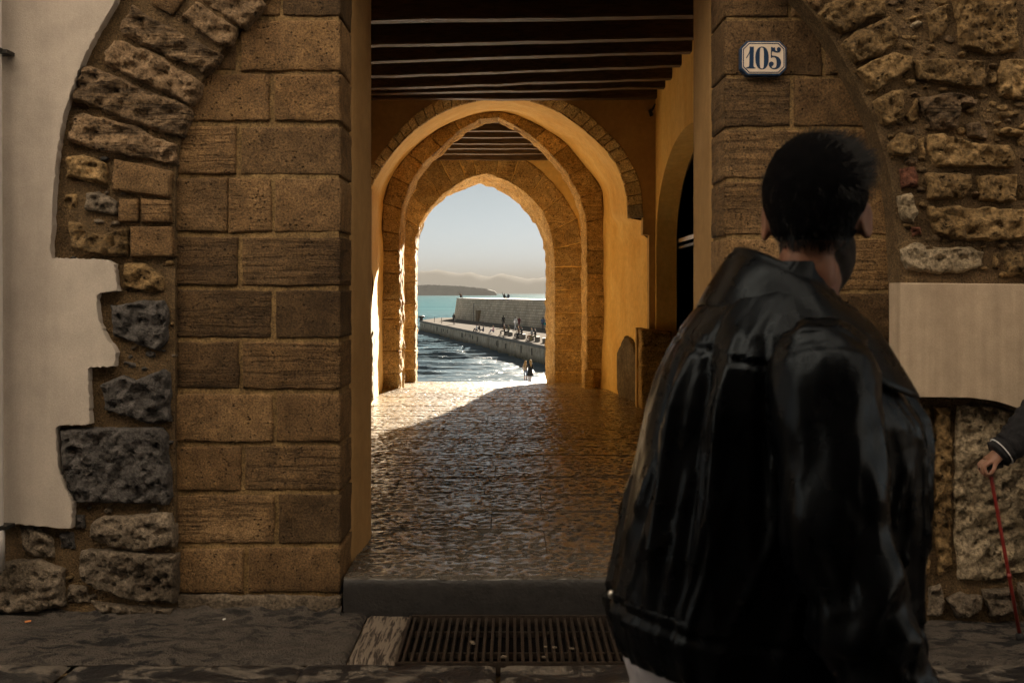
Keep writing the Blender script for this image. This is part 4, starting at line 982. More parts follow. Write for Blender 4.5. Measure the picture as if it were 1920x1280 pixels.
CL = {'skin': plain('skin', (.24, .125, .082), .5, .4, 40, .08, Subsurface_Weight=.15), 'hair_dark': clothm((.015, .011, .009), 'dark_hair'), 'hair_blond': clothm((.42, .27, .12), 'blond_hair'), 'hair_grey': clothm((.35, .33, .31), 'grey_hair'),
      'black': clothm((.02, .02, .022), 'black_cloth'), 'navy': clothm((.03, .04, .08), 'navy_cloth'), 'white': clothm((.62, .62, .64), 'white_cloth'), 'denim': clothm((.09, .13, .22), 'denim_cloth'),
      'maroon': clothm((.13, .03, .035), 'maroon_cloth'), 'brown': clothm((.16, .09, .05), 'brown_cloth'), 'pink': clothm((.55, .33, .36), 'pink_cloth'), 'olive': clothm((.12, .11, .06), 'olive_cloth'),
      'shoe': clothm((.03, .025, .022), 'dark_shoe'), 'teal': clothm((.03, .35, .33), 'teal_bag'), 'grey': clothm((.22, .22, .23), 'grey_cloth'), 'tan': clothm((.42, .32, .22), 'tan_knit')}
def figure(name, label, loc, ang, pose='stand', h=1.72, top='black', legs='black', hair='hair_dark', cat='person', group=None, long_hair=False, skirt=None, arms=None, fingers=False, sub=1, bare_legs=False, lean=0., parts_bag=None):
    """one continuous body mesh; x is its right hand, y is where it faces; joints scaled to height h"""
    k = h / 1.75
    J = {'pel': (0, 0, .95), 'spi': (0, .01, 1.13), 'che': (0, .0, 1.34), 'nek': (0, -.01, 1.50), 'hed': (0, .02, 1.58), 'mid': (0, .025, 1.66), 'top': (0, .015, 1.735)}
    for s, c in ((1, 'r'), (-1, 'l')):
        J['sh' + c] = (s * .19, -.01, 1.41); J['el' + c] = (s * .235, -.03, 1.13); J['wr' + c] = (s * .25, .06, .88); J['ha' + c] = (s * .245, .09, .79)
        J['hi' + c] = (s * .095, 0, .90); J['kn' + c] = (s * .10, .03, .50); J['an' + c] = (s * .10, -.01, .09); J['to' + c] = (s * .115, .16, .035)
    if pose == 'walk':
        J['knr'] = (.10, .16, .50); J['anr'] = (.10, .24, .09); J['tor'] = (.11, .40, .06); J['knl'] = (-.10, -.06, .50); J['anl'] = (-.10, -.26, .14); J['tol'] = (-.11, -.14, .035)
        J['elr'] = (.24, -.12, 1.14); J['wrr'] = (.25, -.06, .90); J['har'] = (.25, -.03, .82); J['ell'] = (-.24, .06, 1.13); J['wrl'] = (-.24, .24, .96); J['hal'] = (-.23, .31, .92)
    seat = 0
    if pose in ('sit', 'ground'):
        sh = .48 if pose == 'sit' else .12; dz = .95 - sh - .08
        for n in list(J):
            if n == 'top' or n[:2] not in ('kn', 'an', 'to', 'hi'): J[n] = (J[n][0], J[n][1] - (.10 if n in ('nek', 'hed', 'mid', 'top') else .03) * 0 + (J[n][2] - .95) * .12, J[n][2] - dz)
        for s, c in ((1, 'r'), (-1, 'l')):
            J['hi' + c] = (s * .095, .03, sh + .07)
            if pose == 'sit': J['kn' + c] = (s * .11, .46, sh + .05); J['an' + c] = (s * .10, .50 + .06 * s, .09); J['to' + c] = (s * .11, .65 + .06 * s, .035)
            else: J['kn' + c] = (s * .12, .36, .46); J['an' + c] = (s * .10, .52, .09); J['to' + c] = (s * .10, .66, .04)
            J['el' + c] = (s * .24, .10, J['sh' + c][2] - .25); J['wr' + c] = (s * .15, .32, J['sh' + c][2] - .30); J['ha' + c] = (s * .11, .38, J['sh' + c][2] - .32)
    if arms:
        for n, p in arms.items(): J[n] = p
    R = {'pel': .135, 'spi': .125, 'che': .145, 'nek': .058, 'hed': .075, 'mid': .092, 'top': .060}
    for c in 'rl': R.update({'sh' + c: .066, 'el' + c: .048, 'wr' + c: .036, 'ha' + c: .030, 'hi' + c: .092, 'kn' + c: .062, 'an' + c: .044, 'to' + c: .036})
    E = [('pel', 'spi'), ('spi', 'che'), ('che', 'nek'), ('nek', 'hed'), ('hed', 'mid'), ('mid', 'top')]
    for c in 'rl': E += [('che', 'sh' + c), ('sh' + c, 'el' + c), ('el' + c, 'wr' + c), ('wr' + c, 'ha' + c), ('pel', 'hi' + c), ('hi' + c, 'kn' + c), ('kn' + c, 'an' + c), ('an' + c, 'to' + c)]
    if fingers:
        for c, hf in fingers.items():
            for fi, chain in enumerate(hf):
                prev = 'ha' + c
                for q, p in enumerate(chain):
                    n = f'f{c}{fi}{q}'; J[n] = p; R[n] = .0105 - .001 * q; E.append((prev, n)); prev = n
    names = list(J); idx = {n: i for i, n in enumerate(names)}
    me = skin_mesh([Vector(J[n]) * k for n in names], [(idx[a], idx[b]) for a, b in E], [R[n] * k for n in names], 0, sub)
    mats = [CL['skin'], CL[top], CL[legs], CL[hair], CL['shoe']]
    for m in mats: me.materials.append(m)
    segs = []
    for a, b in E:
        m = 1
        if a in ('nek', 'hed', 'mid') or a[0] == 'f' or b[0] == 'f' or (a[:2] == 'wr'): m = 0
        elif a[:2] in ('hi',) or b[:2] == 'hi': m = 2
        elif a[:2] == 'kn': m = 0 if bare_legs else 2
        elif a[:2] == 'an': m = 4
        segs.append((Vector(J[a]) * k, Vector(J[b]) * k, m))
    for p in me.polygons:
        c = p.center; best = (9, 1)
        for a, b, m in segs:
            t = max(0, min(1, (c - a).dot(b - a) / max((b - a).length_squared, 1e-9))); d = (c - (a + (b - a) * t)).length
            if d < best[0]: best = (d, m)
        m = best[1]
        hm = Vector(J['mid']) * k
        if m == 0 and (c - hm).length < .2 * k and (c.z > hm.z + .015 or c.y < hm.y - .025) and c.z > Vector(J['hed']).z * k - .02: m = 3
        p.material_index = m; p.use_smooth = True
    o = bpy.data.objects.new(name, me); col.objects.link(o); o.location = loc; o.rotation_euler = (lean, 0, ang)
    tag(o, label, cat, group)
    def child(nm, bm, mt):
        bmesh.ops.recalc_face_normals(bm, faces=bm.faces); ms = bpy.data.meshes.new(nm); bm.to_mesh(ms); bm.free(); ms.shade_smooth(); ms.materials.append(mt)
        c = bpy.data.objects.new(nm, ms); col.objects.link(c); c.parent = o; return c
    if long_hair:
        hm = Vector(J['mid']) * k; bm = bmesh.new()
        tube(bm, [hm + Vector((0, -.02, .10)), hm + Vector((0, -.05, .02)), hm + Vector((0, -.085, -.12)), hm + Vector((0, -.10, -.30)), hm + Vector((0, -.09, -.42))], [.05, .105, .10, .085, .03], 12); child('hair', bm, CL[hair])
    if skirt:
        bm = bmesh.new(); tube(bm, [Vector((0, 0, 1.10)) * k, Vector((0, 0, .95)) * k, Vector((0, 0, .72)) * k, Vector((0, .01, .50)) * k], [.14 * k, .18 * k, .22 * k, .26 * k], 16); child('skirt', bm, CL[skirt])
    if parts_bag:
        bm = bmesh.new(); add_box(bm, .20, .34, -.22, .22, .72, 1.02, .04); child('shoulder_bag', bm, CL[parts_bag])
    return o
G = 'people on the breakwater'
def deckp(px, py): p = deck_at(px, py); return (p[0], p[1], DECK)
R90 = math.pi / 2
figure('person', 'person in black standing alone at the far end of the quay', deckp(851, 608.5), -.6, h=1.82, group=G)
figure('person', 'person in white top sitting on the quay edge, leftmost of the seated', deckp(895, 622), 1.9, 'ground', top='white', legs='black', group=G)
figure('person', 'person in black sitting close behind the one in white on the quay edge', deckp(899.5, 620.5), 1.9, 'ground', top='black', legs='black', group=G)
figure('person', 'person in dark blue sitting alone on the quay edge', deckp(907, 623.5), 1.5, 'ground', top='navy', legs='navy', group=G)
figure('person', 'person in a pink top and jeans sitting on the quay edge', deckp(926, 624.5), 1.8, 'ground', top='pink', legs='denim', hair='hair_blond', group=G)
figure('person', 'person in black standing near the high breakwater wall', deckp(944, 614.5), .4, h=1.8, group=G)
figure('person', 'person all in white walking past the high breakwater wall', deckp(966.5, 618.5), .9, 'walk', h=1.78, top='white', legs='white', group=G)
figure('person', 'person in dark red walking beside the one in white', deckp(973.5, 617), .7, 'walk', h=1.7, top='maroon', legs='maroon', group=G)
for px, py, t, l, hr, lab in ((946.5, 628.8, 'brown', 'black', 'hair_grey', 'grey-haired person in brown sitting on the leftmost seat block'), (954.5, 629.6, 'olive', 'black', 'hair_dark', 'person in olive jacket sitting second from left on the seat blocks'),
                              (973.5, 634.2, 'brown', 'black', 'hair_blond', 'fair-haired person in brown and black sitting on the middle seat block'), (979, 635, 'black', 'black', 'hair_dark', 'person all in black sitting on the middle seat blocks'),
                              (998, 638.6, 'grey', 'brown', 'hair_blond', 'fair-haired person in grey sitting on the right seat blocks'), (1004.5, 640, 'black', 'olive', 'hair_grey', 'grey-haired person in black sitting at the right end of the seat blocks')):
    x, y, z = deckp(px, py); figure('person', lab, (x, y, z), 1.75, 'sit', h=1.72, top=t, legs=l, hair=hr, group=G)
figure('person', 'person in denim with a teal bag standing by the right jamb of the sea gate', deckp(1018, 619.5), -.4, h=1.78, top='denim', legs='navy', parts_bag='teal', group=G)
WTZ = WT + .16
up = {'elr': (.36, .10, 1.30 - .42), 'wrr': (.40, .10, 1.52 - .42), 'har': (.40, .10, 1.62 - .42)}
figure('person', 'person sitting on top of the breakwater wall end with an arm raised', (X(863.5, 184), 184, WTZ - .02), -2.4, 'ground', top='brown', legs='black', arms=up)
figure('person', 'person in black sitting on the wall top with a hand to the head', (X(945, 160), 160, WTZ - .02), -2.6, 'ground', top='black', legs='black', arms=up)
figure('person', 'person in navy sitting on the wall top, rightmost of the three', (X(953.5, 158), 158, WTZ - .02), 2.6, 'ground', top='navy', legs='denim', hair='hair_grey')
figure('person', 'fair-haired person in a tan knit and shorts standing at the water edge', (X(985.5, 74.6), 74.6, -5.14), -.5, h=1.56, top='tan', legs='denim', hair='hair_blond', long_hair=True, bare_legs=True,
       arms={'elr': (.26, .12, 1.18), 'wrr': (.16, .26, 1.12), 'har': (.12, .33, 1.14)})
figure('person', 'long-haired person in a black dress standing at the water edge', (X(994, 74), 74, -5.13), .7, h=1.66, top='black', legs='black', hair='hair_blond', long_hair=True, skirt='black', bare_legs=True,
       arms={'ell': (-.26, .12, 1.18), 'wrl': (-.18, .26, 1.10), 'hal': (-.15, .33, 1.10)})

# person with the walking cane at the right edge
CL['knit'] = plain('black_ribbed_knit', (.016, .016, .018), .9, .2, 50, .3, .8, .006)
CX, CY_ = 2.74, 4.20
def cl(p):                                     # world -> body space of the cane person (faces -x)
    v = Vector(p) - Vector((CX, CY_, 0)); return (v.y / (1.64 / 1.75), -v.x / (1.64 / 1.75), v.z / (1.64 / 1.75))
hx, hz_ = X(1850, 4.32), Z(868, 4.32)
wr = (X(1876, 4.32), 4.32, Z(848, 4.32))
hnd = (X(1856, 4.32), 4.318, Z(862, 4.32))
fin = []
for i, (oy, ln) in enumerate(((-.030, .9), (-.010, 1.), (.010, .95), (.028, .8))):
    a = Vector(hnd) + Vector((-.012, oy, -.004))
    fin.append([cl(a), cl(a + Vector((-.030 * ln, 0, -.018))), cl(a + Vector((-.026 * ln, -.004, -.052 * ln))), cl(a + Vector((.004, -.006, -.064 * ln)))])
a = Vector(hnd) + Vector((.008, -.034, -.008))
fin.append([cl(a), cl(a + Vector((-.014, -.010, -.030))), cl(a + Vector((-.030, -.006, -.050)))])
CL_ = figure('person', 'person in a black knitted jacket leaning on a red cane at the right edge', (CX, CY_, 0), R90, 'walk', h=1.64, top='knit', legs='black', hair='hair_grey', sub=2,
             arms={'shr': (.19, .0, 1.36), 'elr': cl((2.30, 4.33, Z(768, 4.32))), 'wrr': cl(wr), 'har': cl(hnd)}, fingers={'r': fin})
for nm, px, py, rr, m in (('cuff', (1866, 1893), (858, 838), (.056, .060), CL['knit']), ):
    bm = bmesh.new(); p0, p1, p2 = Vector((X(1868, 4.32), 4.32, Z(853, 4.32))), Vector((X(1892, 4.32), 4.32, Z(836, 4.32))), Vector((2.29, 4.33, Z(770, 4.32)))
    ring = []
    for i in range(22):
        t = i / 21; ring.append(p0 + (p1 - p0) * min(1, t * 3) if t < .333 else p1 + (p2 - p1) * (t - .333) / .667)
    tube(bm, ring, [(.047 if i == 0 else .060) + .004 * math.sin(i * 1.9) + .012 * i / 21 for i in range(22)], 20)
    o = bm_obj('sleeve', bm, m, None, True); o.parent = CL_; o.matrix_parent_inverse = (Matrix.Translation(CL_.location) @ CL_.rotation_euler.to_matrix().to_4x4()).inverted()
    bm = bmesh.new(); q = p0 + (p1 - p0) * .42; dv = (p1 - p0).normalized(); tube(bm, [q - dv * .0014, q + dv * .0014], .066, 20)
    o2 = bm_obj('cuff_stripe', bm, CL['white'], o, True)
# the red cane
cane = empty('walking_cane', (X(1912, 4.30), 4.30, 0), label='thin red walking cane under the hand at the right edge', cat='cane')
M['cane_red'] = plain('red_lacquer', (.17, .016, .011), .4, .5, 30, .15); M['rubber'] = plain('black_rubber', (.015, .014, .014), .7)
t0, t1 = Vector((X(1857, 4.315), 4.315, Z(886, 4.315))), Vector((X(1914, 4.30), 4.30, .0))
bm = bmesh.new(); tube(bm, [t0 + (t0 - t1).normalized() * .02, t0, t0 + (t1 - t0) * .5, t0 + (t1 - t0) * .96], .0078, 14); bm_obj('shaft', bm, M['cane_red'], cane, True)
bm = bmesh.new(); tube(bm, [t0 + (t1 - t0) * .60, t0 + (t1 - t0) * .63], .0105, 14); bm_obj('collar', bm, M['cane_red'], cane, True)
bm = bmesh.new(); tube(bm, [t0 + (t1 - t0) * .955, t0 + (t1 - t0) * .97, t1], [.014, .018, .020], 14); bm_obj('rubber_tip', bm, M['rubber'], cane, True)
bm = bmesh.new(); hp = t0 + (t0 - t1).normalized() * .024; tube(bm, [hp + Vector((.055, .0, .010)), hp + Vector((.02, 0, .006)), hp + Vector((-.025, 0, -.002)), hp + Vector((-.040, 0, -.012))], [.013, .015, .014, .010], 12); bm_obj('handle', bm, M['rubber'], cane, True)
# ------------------------------------------------------------ man in the leather jacket, close to the camera
MD = 1.66
def mx(px, d=MD): return (px - 960) / F * d
def mz(py, d=MD): return CAMZ - (py - HOR) / F * d
def leather():
    n = NB('black_leather')
    a = n.noise(9, 3); g = n.voro(420, n.coord(), out='Distance'); w = n.noise(26, 4, .6, n.coord((1, 1, .6)))
    c = n.ramp(a, (.3, (.0018, .0019, .0023)), (.7, (.003, .0032, .0038)))
    h = n.math('ADD', n.math('MULTIPLY', g, .12), n.math('MULTIPLY', w, .9))
    r = n.ramp(n.noise(14, 4), (.3, .22), (.7, .34))
    return n.bsdf(c, r, n.bump(h, .4, .004), .17, Specular_Tint=(.72, .86, 1., 1.))  # cool specular tint puts the blue of the sky into the highlights
M['leather'] = leather()
M['lining'] = plain('black_lining', (.006, .006, .007), .8, .2)
M['man_skin'] = plain('tanned_skin', (.24, .115, .072), .5, .35, 60, .10, .15, .001, Subsurface_Weight=.2, Subsurface_Radius=(.012, .004, .002))
M['beard'] = plain('black_beard', (.016, .011, .009), .7, .3, 300, .4, .6, .002)
M['man_hair'] = plain('black_hair', (.0035, .0034, .0040), .85, .03, 90, .3)
M['man_locks'] = plain('black_hair_locks', (.004, .0038, .0045), .40, .16, 60, .3)
M['shirt'] = plain('pale_grey_shirt', (.42, .41, .45), .9, .2, 60, .06, .3, .003)
M['trouser'] = plain('dark_trouser', (.02, .021, .026), .9, .2, 60, .2)
M['snap'] = M['chrome']
HC = Vector((mx(1528), MD, mz(412)))                          # head centre
face = Vector((math.sin(math.radians(24)), math.cos(math.radians(24)), 0)); side = Vector((face.y, -face.x, 0))
def HP(f, s, u): return HC + face * f * .95 + side * s * .945 + Vector((0, 0, u * .96))
def blob(bm, c, ax, r, n=24):
    """ellipsoid with axes ax (3 vectors) and radii r"""
    R = bmesh.ops.create_uvsphere(bm, u_segments=n, v_segments=n // 2 + 2, radius=1.0)
    for v in R['verts']:
        p = v.co.copy(); v.co = c + ax[0] * p.x * r[0] + ax[1] * p.y * r[1] + ax[2] * p.z * r[2]
    return R['verts']
UZ = Vector((0, 0, 1))
man = empty('person', (.47, MD, 0), label='dark-haired man in a black leather jacket seen from behind, close to the camera', cat='person')
# body: skeleton grown with skin, head blended in by remeshing
bdir = Vector((math.sin(math.radians(66)), math.cos(math.radians(66)), 0)); bsd = Vector((bdir.y, -bdir.x, 0)); B0 = Vector((.45, MD + .02, 0))
def BP(f, s, u): return B0 + bdir * f + bsd * s + UZ * u
J = {'pel': BP(0, 0, .93), 'spi': BP(0, 0, 1.12), 'che': BP(0, 0, 1.30), 'nk0': Vector((mx(1488), MD, 1.46)), 'nek': HP(-.030, -.012, -.135), 'hed': HP(-.01, 0, -.05)}
Rr = {'pel': .14, 'spi': .13, 'che': .14, 'nk0': .062, 'nek': .056, 'hed': .075}
E = [('pel', 'spi'), ('spi', 'che'), ('che', 'nk0'), ('nk0', 'nek'), ('nek', 'hed')]
sleeve_path = [Vector((.462, 1.515, 1.432)), Vector((.452, 1.455, 1.385)), Vector((.452, 1.430, 1.30)), Vector((.460, 1.412, 1.20)), Vector((.476, 1.402, 1.09)), Vector((.512, 1.405, .985)), Vector((.552, 1.415, .90)), Vector((.580, 1.425, .835))]
arms = {'r': [sleeve_path[1], sleeve_path[4], Vector((.592, 1.43, .80)), Vector((.612, 1.435, .735))], 'l': [BP(-.01, -.19, 1.37), BP(.0, -.235, 1.10), BP(.12, -.225, .87), BP(.16, -.215, .79)]}
for c, pts in arms.items():
    s = 1 if c == 'r' else -1
    for n, p, r in zip(('sh', 'el', 'wr', 'ha'), pts, (.060, .046, .032, .026)): J[n + c] = p; Rr[n + c] = r
    E += [('che', 'sh' + c), ('sh' + c, 'el' + c), ('el' + c, 'wr' + c), ('wr' + c, 'ha' + c)]
    dv = (pts[3] - pts[2]).normalized()
    for fi in range(4):
        prev = 'ha' + c; o = bdir * (.030 - .020 * fi)
        for q, ln in enumerate((.035, .068, .092)):
            n = f'f{c}{fi}{q}'; J[n] = pts[3] + o + dv * ln * (1, 1.08, 1.02, .85)[fi] - bsd * s * .006 * q * q; Rr[n] = .009 - .0008 * q; E.append((prev, n)); prev = n
    prev = 'wr' + c
    for q, (a, b) in enumerate(((.03, .03), (.045, .065), (.045, .095))):
        n = f'f{c}t{q}'; J[n] = pts[2] + bdir * a + dv * b; Rr[n] = .0105 - .001 * q; E.append((prev, n)); prev = n
    J['hi' + c] = BP(0, s * .09, .90); J['kn' + c] = BP(.10 * s + .02, s * .10, .50); J['an' + c] = BP(.16 * s - .04, s * .10, .09); J['to' + c] = BP(.16 * s + .12, s * .115, .04)
    for n, r in (('hi', .092), ('kn', .062), ('an', .046), ('to', .038)): Rr[n + c] = r
    E += [('pel', 'hi' + c), ('hi' + c, 'kn' + c), ('kn' + c, 'an' + c), ('an' + c, 'to' + c)]
nm = list(J); ix = {n: i for i, n in enumerate(nm)}
me = skin_mesh([J[n] for n in nm], [(ix[a], ix[b]) for a, b in E], [Rr[n] for n in nm], 0, 1)
bm = bmesh.new(); bm.from_mesh(me)
ax = (side, face, UZ)
blob(bm, HP(-.008, 0, .028), ax, (.078, .098, .094))           # cranium
blob(bm, HP(.035, 0, -.055), ax, (.063, .070, .080))           # face
blob(bm, HP(.046, 0, -.098), ax, (.040, .048, .032))           # jaw
blob(bm, HP(.070, 0, -.118), ax, (.020, .018, .014))           # chin
for s in (-1, 1): blob(bm, HP(.008, s * .046, -.078), ax, (.015, .028, .032)); blob(bm, HP(.082, s * .032, .002), ax, (.020, .014, .010)); blob(bm, HP(.078, s * .038, -.042), ax, (.022, .018, .018))
blob(bm, HP(.105, 0, -.035), ax, (.012, .022, .018)); blob(bm, HP(.100, 0, -.012), ax, (.009, .014, .024)); blob(bm, HP(.094, 0, -.082), ax, (.024, .012, .008))
blob(bm, HP(-.050, -.008, -.09), ax, (.048, .040, .060)); blob(bm, HP(-.036, -.014, -.14), ax, (.055, .050, .06))
for s in (-1, 1):                                              # ears, tilted outwards, with a rim and a hollow
    ex = (side * s * .93 - face * .38).normalized(); ef = (face * .93 + side * s * .38).normalized()
    c = HP(-.004, s * .083, -.004)
    vs = blob(bm, c, (ef, UZ, ex), (.020, .031, .0075), 20)
    for v in vs:
        q = v.co - c; a, b = q.dot(ef) / .021, q.dot(UZ) / .035
        rr = math.hypot(a, b * 35 / 31)
        if q.dot(ex) > 0: v.co += ex * (.007 * rr ** 3 - .004 * (1 - rr))
        v.co += ef * (-.004 * b if b < 0 else 0)
me2 = bpy.data.meshes.new('body'); bm.to_mesh(me2); bm.free(); bpy.data.meshes.remove(me)
tmp = bpy.data.objects.new('tmp', me2); col.objects.link(tmp)
rm = tmp.modifiers.new('r', 'REMESH'); rm.mode = 'VOXEL'; rm.voxel_size = .0048; rm.use_smooth_shade = True
sm = tmp.modifiers.new('s', 'SMOOTH'); sm.iterations = 4; sm.factor = .5
dg = bpy.context.evaluated_depsgraph_get(); dg.update()
body_me = bpy.data.meshes.new_from_object(tmp.evaluated_get(dg)); bpy.data.objects.remove(tmp)
body_me.materials.clear()
for m in ('man_skin', 'beard', 'trouser', 'shirt', 'rubber'): body_me.materials.append(M[m])
for p in body_me.polygons:
    c = p.center; q = c - HC; f, s, u = q.dot(face), q.dot(side), q.z; m = 0
    if c.z < .93: m = 2
    elif c.z < 1.42: m = 3
    if c.z < .075: m = 4
    if (c - J['har']).length < .13 or (c - J['hal']).length < .13: m = 0
    if c.z > 1.44 and f > -.004 and u < -.036 and u > -.155 and not (f > .097 and u > -.07): m = 1
    if c.z > 1.44 and s > .026 and f > -.028 and -.125 < u < -.030: m = 1
    if m == 1 and f < .012 and u < -.105 and s < .026: m = 0
    p.material_index = m; p.use_smooth = True
body = bpy.data.objects.new('body', body_me); col.objects.link(body); body.parent = man; body.matrix_parent_inverse = Matrix.Translation(man.location).inverted()
for s in (-1, 1):
    b_ = bmesh.new(); blob(b_, HP(.082, s * .032, -.016), ax, (.011, .011, .011), 16); bm_obj('eye', b_, M['enamel'], body, True)

# hair: close cap, then locks combed up and over from the crown
def hair_r(f, s, u):
    """cap radius factor along a direction"""
    return 1
hb_ = bmesh.new()
n1, n2 = 64, 44; grid = []
for j in range(n2 + 1):
    th = math.pi * .66 * j / n2; row = []
    for i in range(n1):
        ph = 2 * math.pi * i / n1
        d = Vector((math.sin(th) * math.cos(ph), math.sin(th) * math.sin(ph), math.cos(th)))      # side, face, up
        fr = d.y
        thick = .010 + .017 * max(0, d.z) ** 1.2 + .008 * max(0, d.z) * max(0, d.y)
        lim = -.62 if fr < -.1 else (.30 * min(1, (fr + .1) * 2.2) - .62 * (1 - min(1, (fr + .1) * 2.2)))
        base = Vector((d.x * .078 * (1 - .42 * max(0, -d.z)), d.y * .098 - .008, d.z * (.094 if d.z > 0 else .135) + .028))
        k = max(0., min(1., (d.z - lim) / .22)); t = thick * k - .004 * (1 - k)
        t += .0025 * noise.noise(Vector((d.x * 9, d.y * 9, d.z * 5)))
        pp = base + Vector((d.x, d.y, d.z)) * t
        row.append(hb_.verts.new(HP(pp.y, pp.x, pp.z)))
    grid.append(row)
for j in range(n2):
    for i in range(n1): hb_.faces.new((grid[j][i], grid[j][(i + 1) % n1], grid[j + 1][(i + 1) % n1], grid[j + 1][i]))
cap = bm_obj('hair', hb_, M['man_hair'], None, True); cap.parent = man; cap.matrix_parent_inverse = Matrix.Translation(man.location).inverted()
random.seed(21); V = []; Fc = []
for q in range(16000):
    th = math.acos(1 - random.random() * 1.58); ph = random.uniform(0, 2 * math.pi)
    d = Vector((math.sin(th) * math.cos(ph), math.sin(th) * math.sin(ph), math.cos(th)))
    lim = -.60 + .10 * noise.noise(Vector((d.x * 6, d.y * 6, 2))) if d.y < -.1 else (.30 * min(1, (d.y + .1) * 2.2) - .60 * (1 - min(1, (d.y + .1) * 2.2)))
    if d.z < lim + random.uniform(0, .1): continue
    root = Vector((d.x * .080 * (1 - .42 * max(0, -d.z)), d.y * .100 - .008, d.z * (.096 if d.z > 0 else .135) + .028)) + d * .004
    topk = max(0, min(1, (d.z - .05) / .5)); ln = .010 + .046 * topk * random.uniform(.5, 1.2)
    grow = (d * (.12 + .32 * topk) + Vector((.22 * topk, .75 * topk + .0, .30 * topk - .8 * (1 - topk)))); grow += Vector((noise.noise(d * 14), noise.noise(d * 14 + Vector((5, 0, 0))), noise.noise(d * 14 + Vector((0, 7, 0))))) * .45; grow.normalize()
    bend = Vector((.20 * topk, .35, -.55 + .25 * topk)); w = random.uniform(.0003, .0006)
    pts = []
    for t in (0, .33, .66, 1.):
        p = root + grow * ln * t + bend * ln * .42 * t * t
        rn = Vector((p.x / (.078 * (1 - .42 * max(0, -d.z))), (p.y + .008) / .098, (p.z - .028) / (.094 if p.z > .028 else .135)))
        L = rn.length; tmin = 1.05 + .08 * topk
        if L < tmin: p = Vector((p.x * tmin / L, (p.y + .008) * tmin / L - .008, (p.z - .028) * tmin / L + .028))
        pts.append(p + Vector([random.gauss(0, .0009 * t * 2) for _ in range(3)]))
    wd = d.cross(grow); wd = wd.normalized() if wd.length > .01 else Vector((1, 0, 0)); b = len(V)
    for t, p in zip((1, .95, .7, .15), pts):
        a, c = p - wd * w * t, p + wd * w * t
        V += [HP(a.y, a.x, a.z), HP(c.y, c.x, c.z)]
    for t in range(3): Fc.append((b + 2 * t, b + 2 * t + 1, b + 2 * t + 3, b + 2 * t + 2))
locks = mesh_obj('hair_strands', V, Fc, M['man_locks'], cap, True); locks['kind'] = 'stuff'

# jacket body: rings fitted to the jacket's outline, folds pressed into the leather
ROWS = [  # py at the body's depth, left px, right px, half depth, y centre
    (1232, 1164, 1702, .195, 1.70), (1205, 1152, 1705, .205, 1.70), (1150, 1142, 1708, .212, 1.70), (1090, 1152, 1710, .212, 1.70), (1000, 1172, 1712, .210, 1.69), (900, 1194, 1712, .208, 1.68),
    (820, 1208, 1710, .208, 1.68), (780, 1216, 1703, .207, 1.675), (745, 1224, 1682, .205, 1.67), (705, 1236, 1658, .200, 1.67), (660, 1254, 1620, .190, 1.67), (620, 1276, 1590, .172, 1.67), (585, 1302, 1584, .150, 1.67),
    (555, 1334, 1566, .125, 1.665), (530, 1362, 1554, .104, 1.665), (508, 1385, 1548, .088, 1.66), (492, 1404, 1544, .080, 1.66)]
RZ = [mz(r[0]) for r in ROWS]
def row_at(z):
    f = lambda i: float(np.interp(z, RZ, [r[i] for r in ROWS]))
    return f(1), f(2), f(3), f(4)
def fold(u, z):
    """pressed-in folds: u = angle (0 = +x, pi/2 = far side, pi = left, 3pi/2 = near side)"""
    a = 0.
    lo = max(0, min(1, (1.42 - z) / .25))
    q = noise.noise(Vector((math.cos(u) * 2.2, math.sin(u) * 2.2, z * 1.6)))
    a += .004 * lo * math.sin(u * 9 + 3 * q + z * 2.5) * (.5 + .5 * noise.noise(Vector((u * 2, z * 2, 3))))
    for uc, w, amp, tilt in ((3.55, .055, .020, .5), (3.80, .06, -.020, .75), (4.05, .07, .020, .9), (3.30, .05, -.014, .2), (4.35, .05, -.016, .8), (5.75, .06, -.022, -.2), (5.95, .07, .016, -.3)):
        c = uc + tilt * (1.25 - z) * .6 + .05 * noise.noise(Vector((z * 6, uc, 1)))
        e = math.exp(-((u - c) / w) ** 2)
        a += amp * e * max(0, min(1, (1.47 - z) / .12)) * max(.15, min(1, (z - .98) / .25))
    a += .005 * noise.fractal(Vector((math.cos(u) * 5, math.sin(u) * 5, z * 7)), 1., 2., 4)
    q = Vector((math.cos(u) * 3.2 + .25 * math.sin(z * 9), math.sin(u) * 3.2, z * 2.3 + 1.5)); rg = 1 - abs(noise.noise(q)) * 1.9
    a += .010 * max(0, rg) ** 5 * lo                                                # sharp pulled creases
    if abs(z - 1.405 + .03 * math.cos(u + .9)) < .006 and 2.6 < u < 5.2: a -= .005   # yoke seam
    if abs(u - 3.72 - .1 * (1.2 - z)) < .018: a -= .004                            # centre back seam
    if z < .985: a -= .005 * max(0, 1 - abs(z - .978) / .012)                      # seam above the waistband
    return a
nu, nv = 220, 150; V = []; Fc = []
z0, z1 = RZ[0], RZ[-1]
for j in range(nv + 1):
    z = z0 + (z1 - z0) * j / nv; l, r, hd, yc = row_at(z)
    xl, xr = mx(l, yc), mx(r, yc); cx, hx_ = (xl + xr) / 2, (xr - xl) / 2
    ex = .80 if z < 1.3 else .80 + .2 * min(1, (z - 1.3) / .15)
    for i in range(nu):
        u = 2 * math.pi * i / nu; c, s = math.cos(u), math.sin(u)
        px_ = math.copysign(abs(c) ** ex, c); py_ = math.copysign(abs(s) ** ex, s)
        k = 1 + fold(u, z) / .22
        # body is turned: shear the section so the near flank sits forward
        V.append((cx + hx_ * px_ * k - .02 * py_, yc + hd * py_ * k + .035 * px_, z + .012 * math.sin(u * 2 + 1) * (1 if z < 1.0 else 0)))
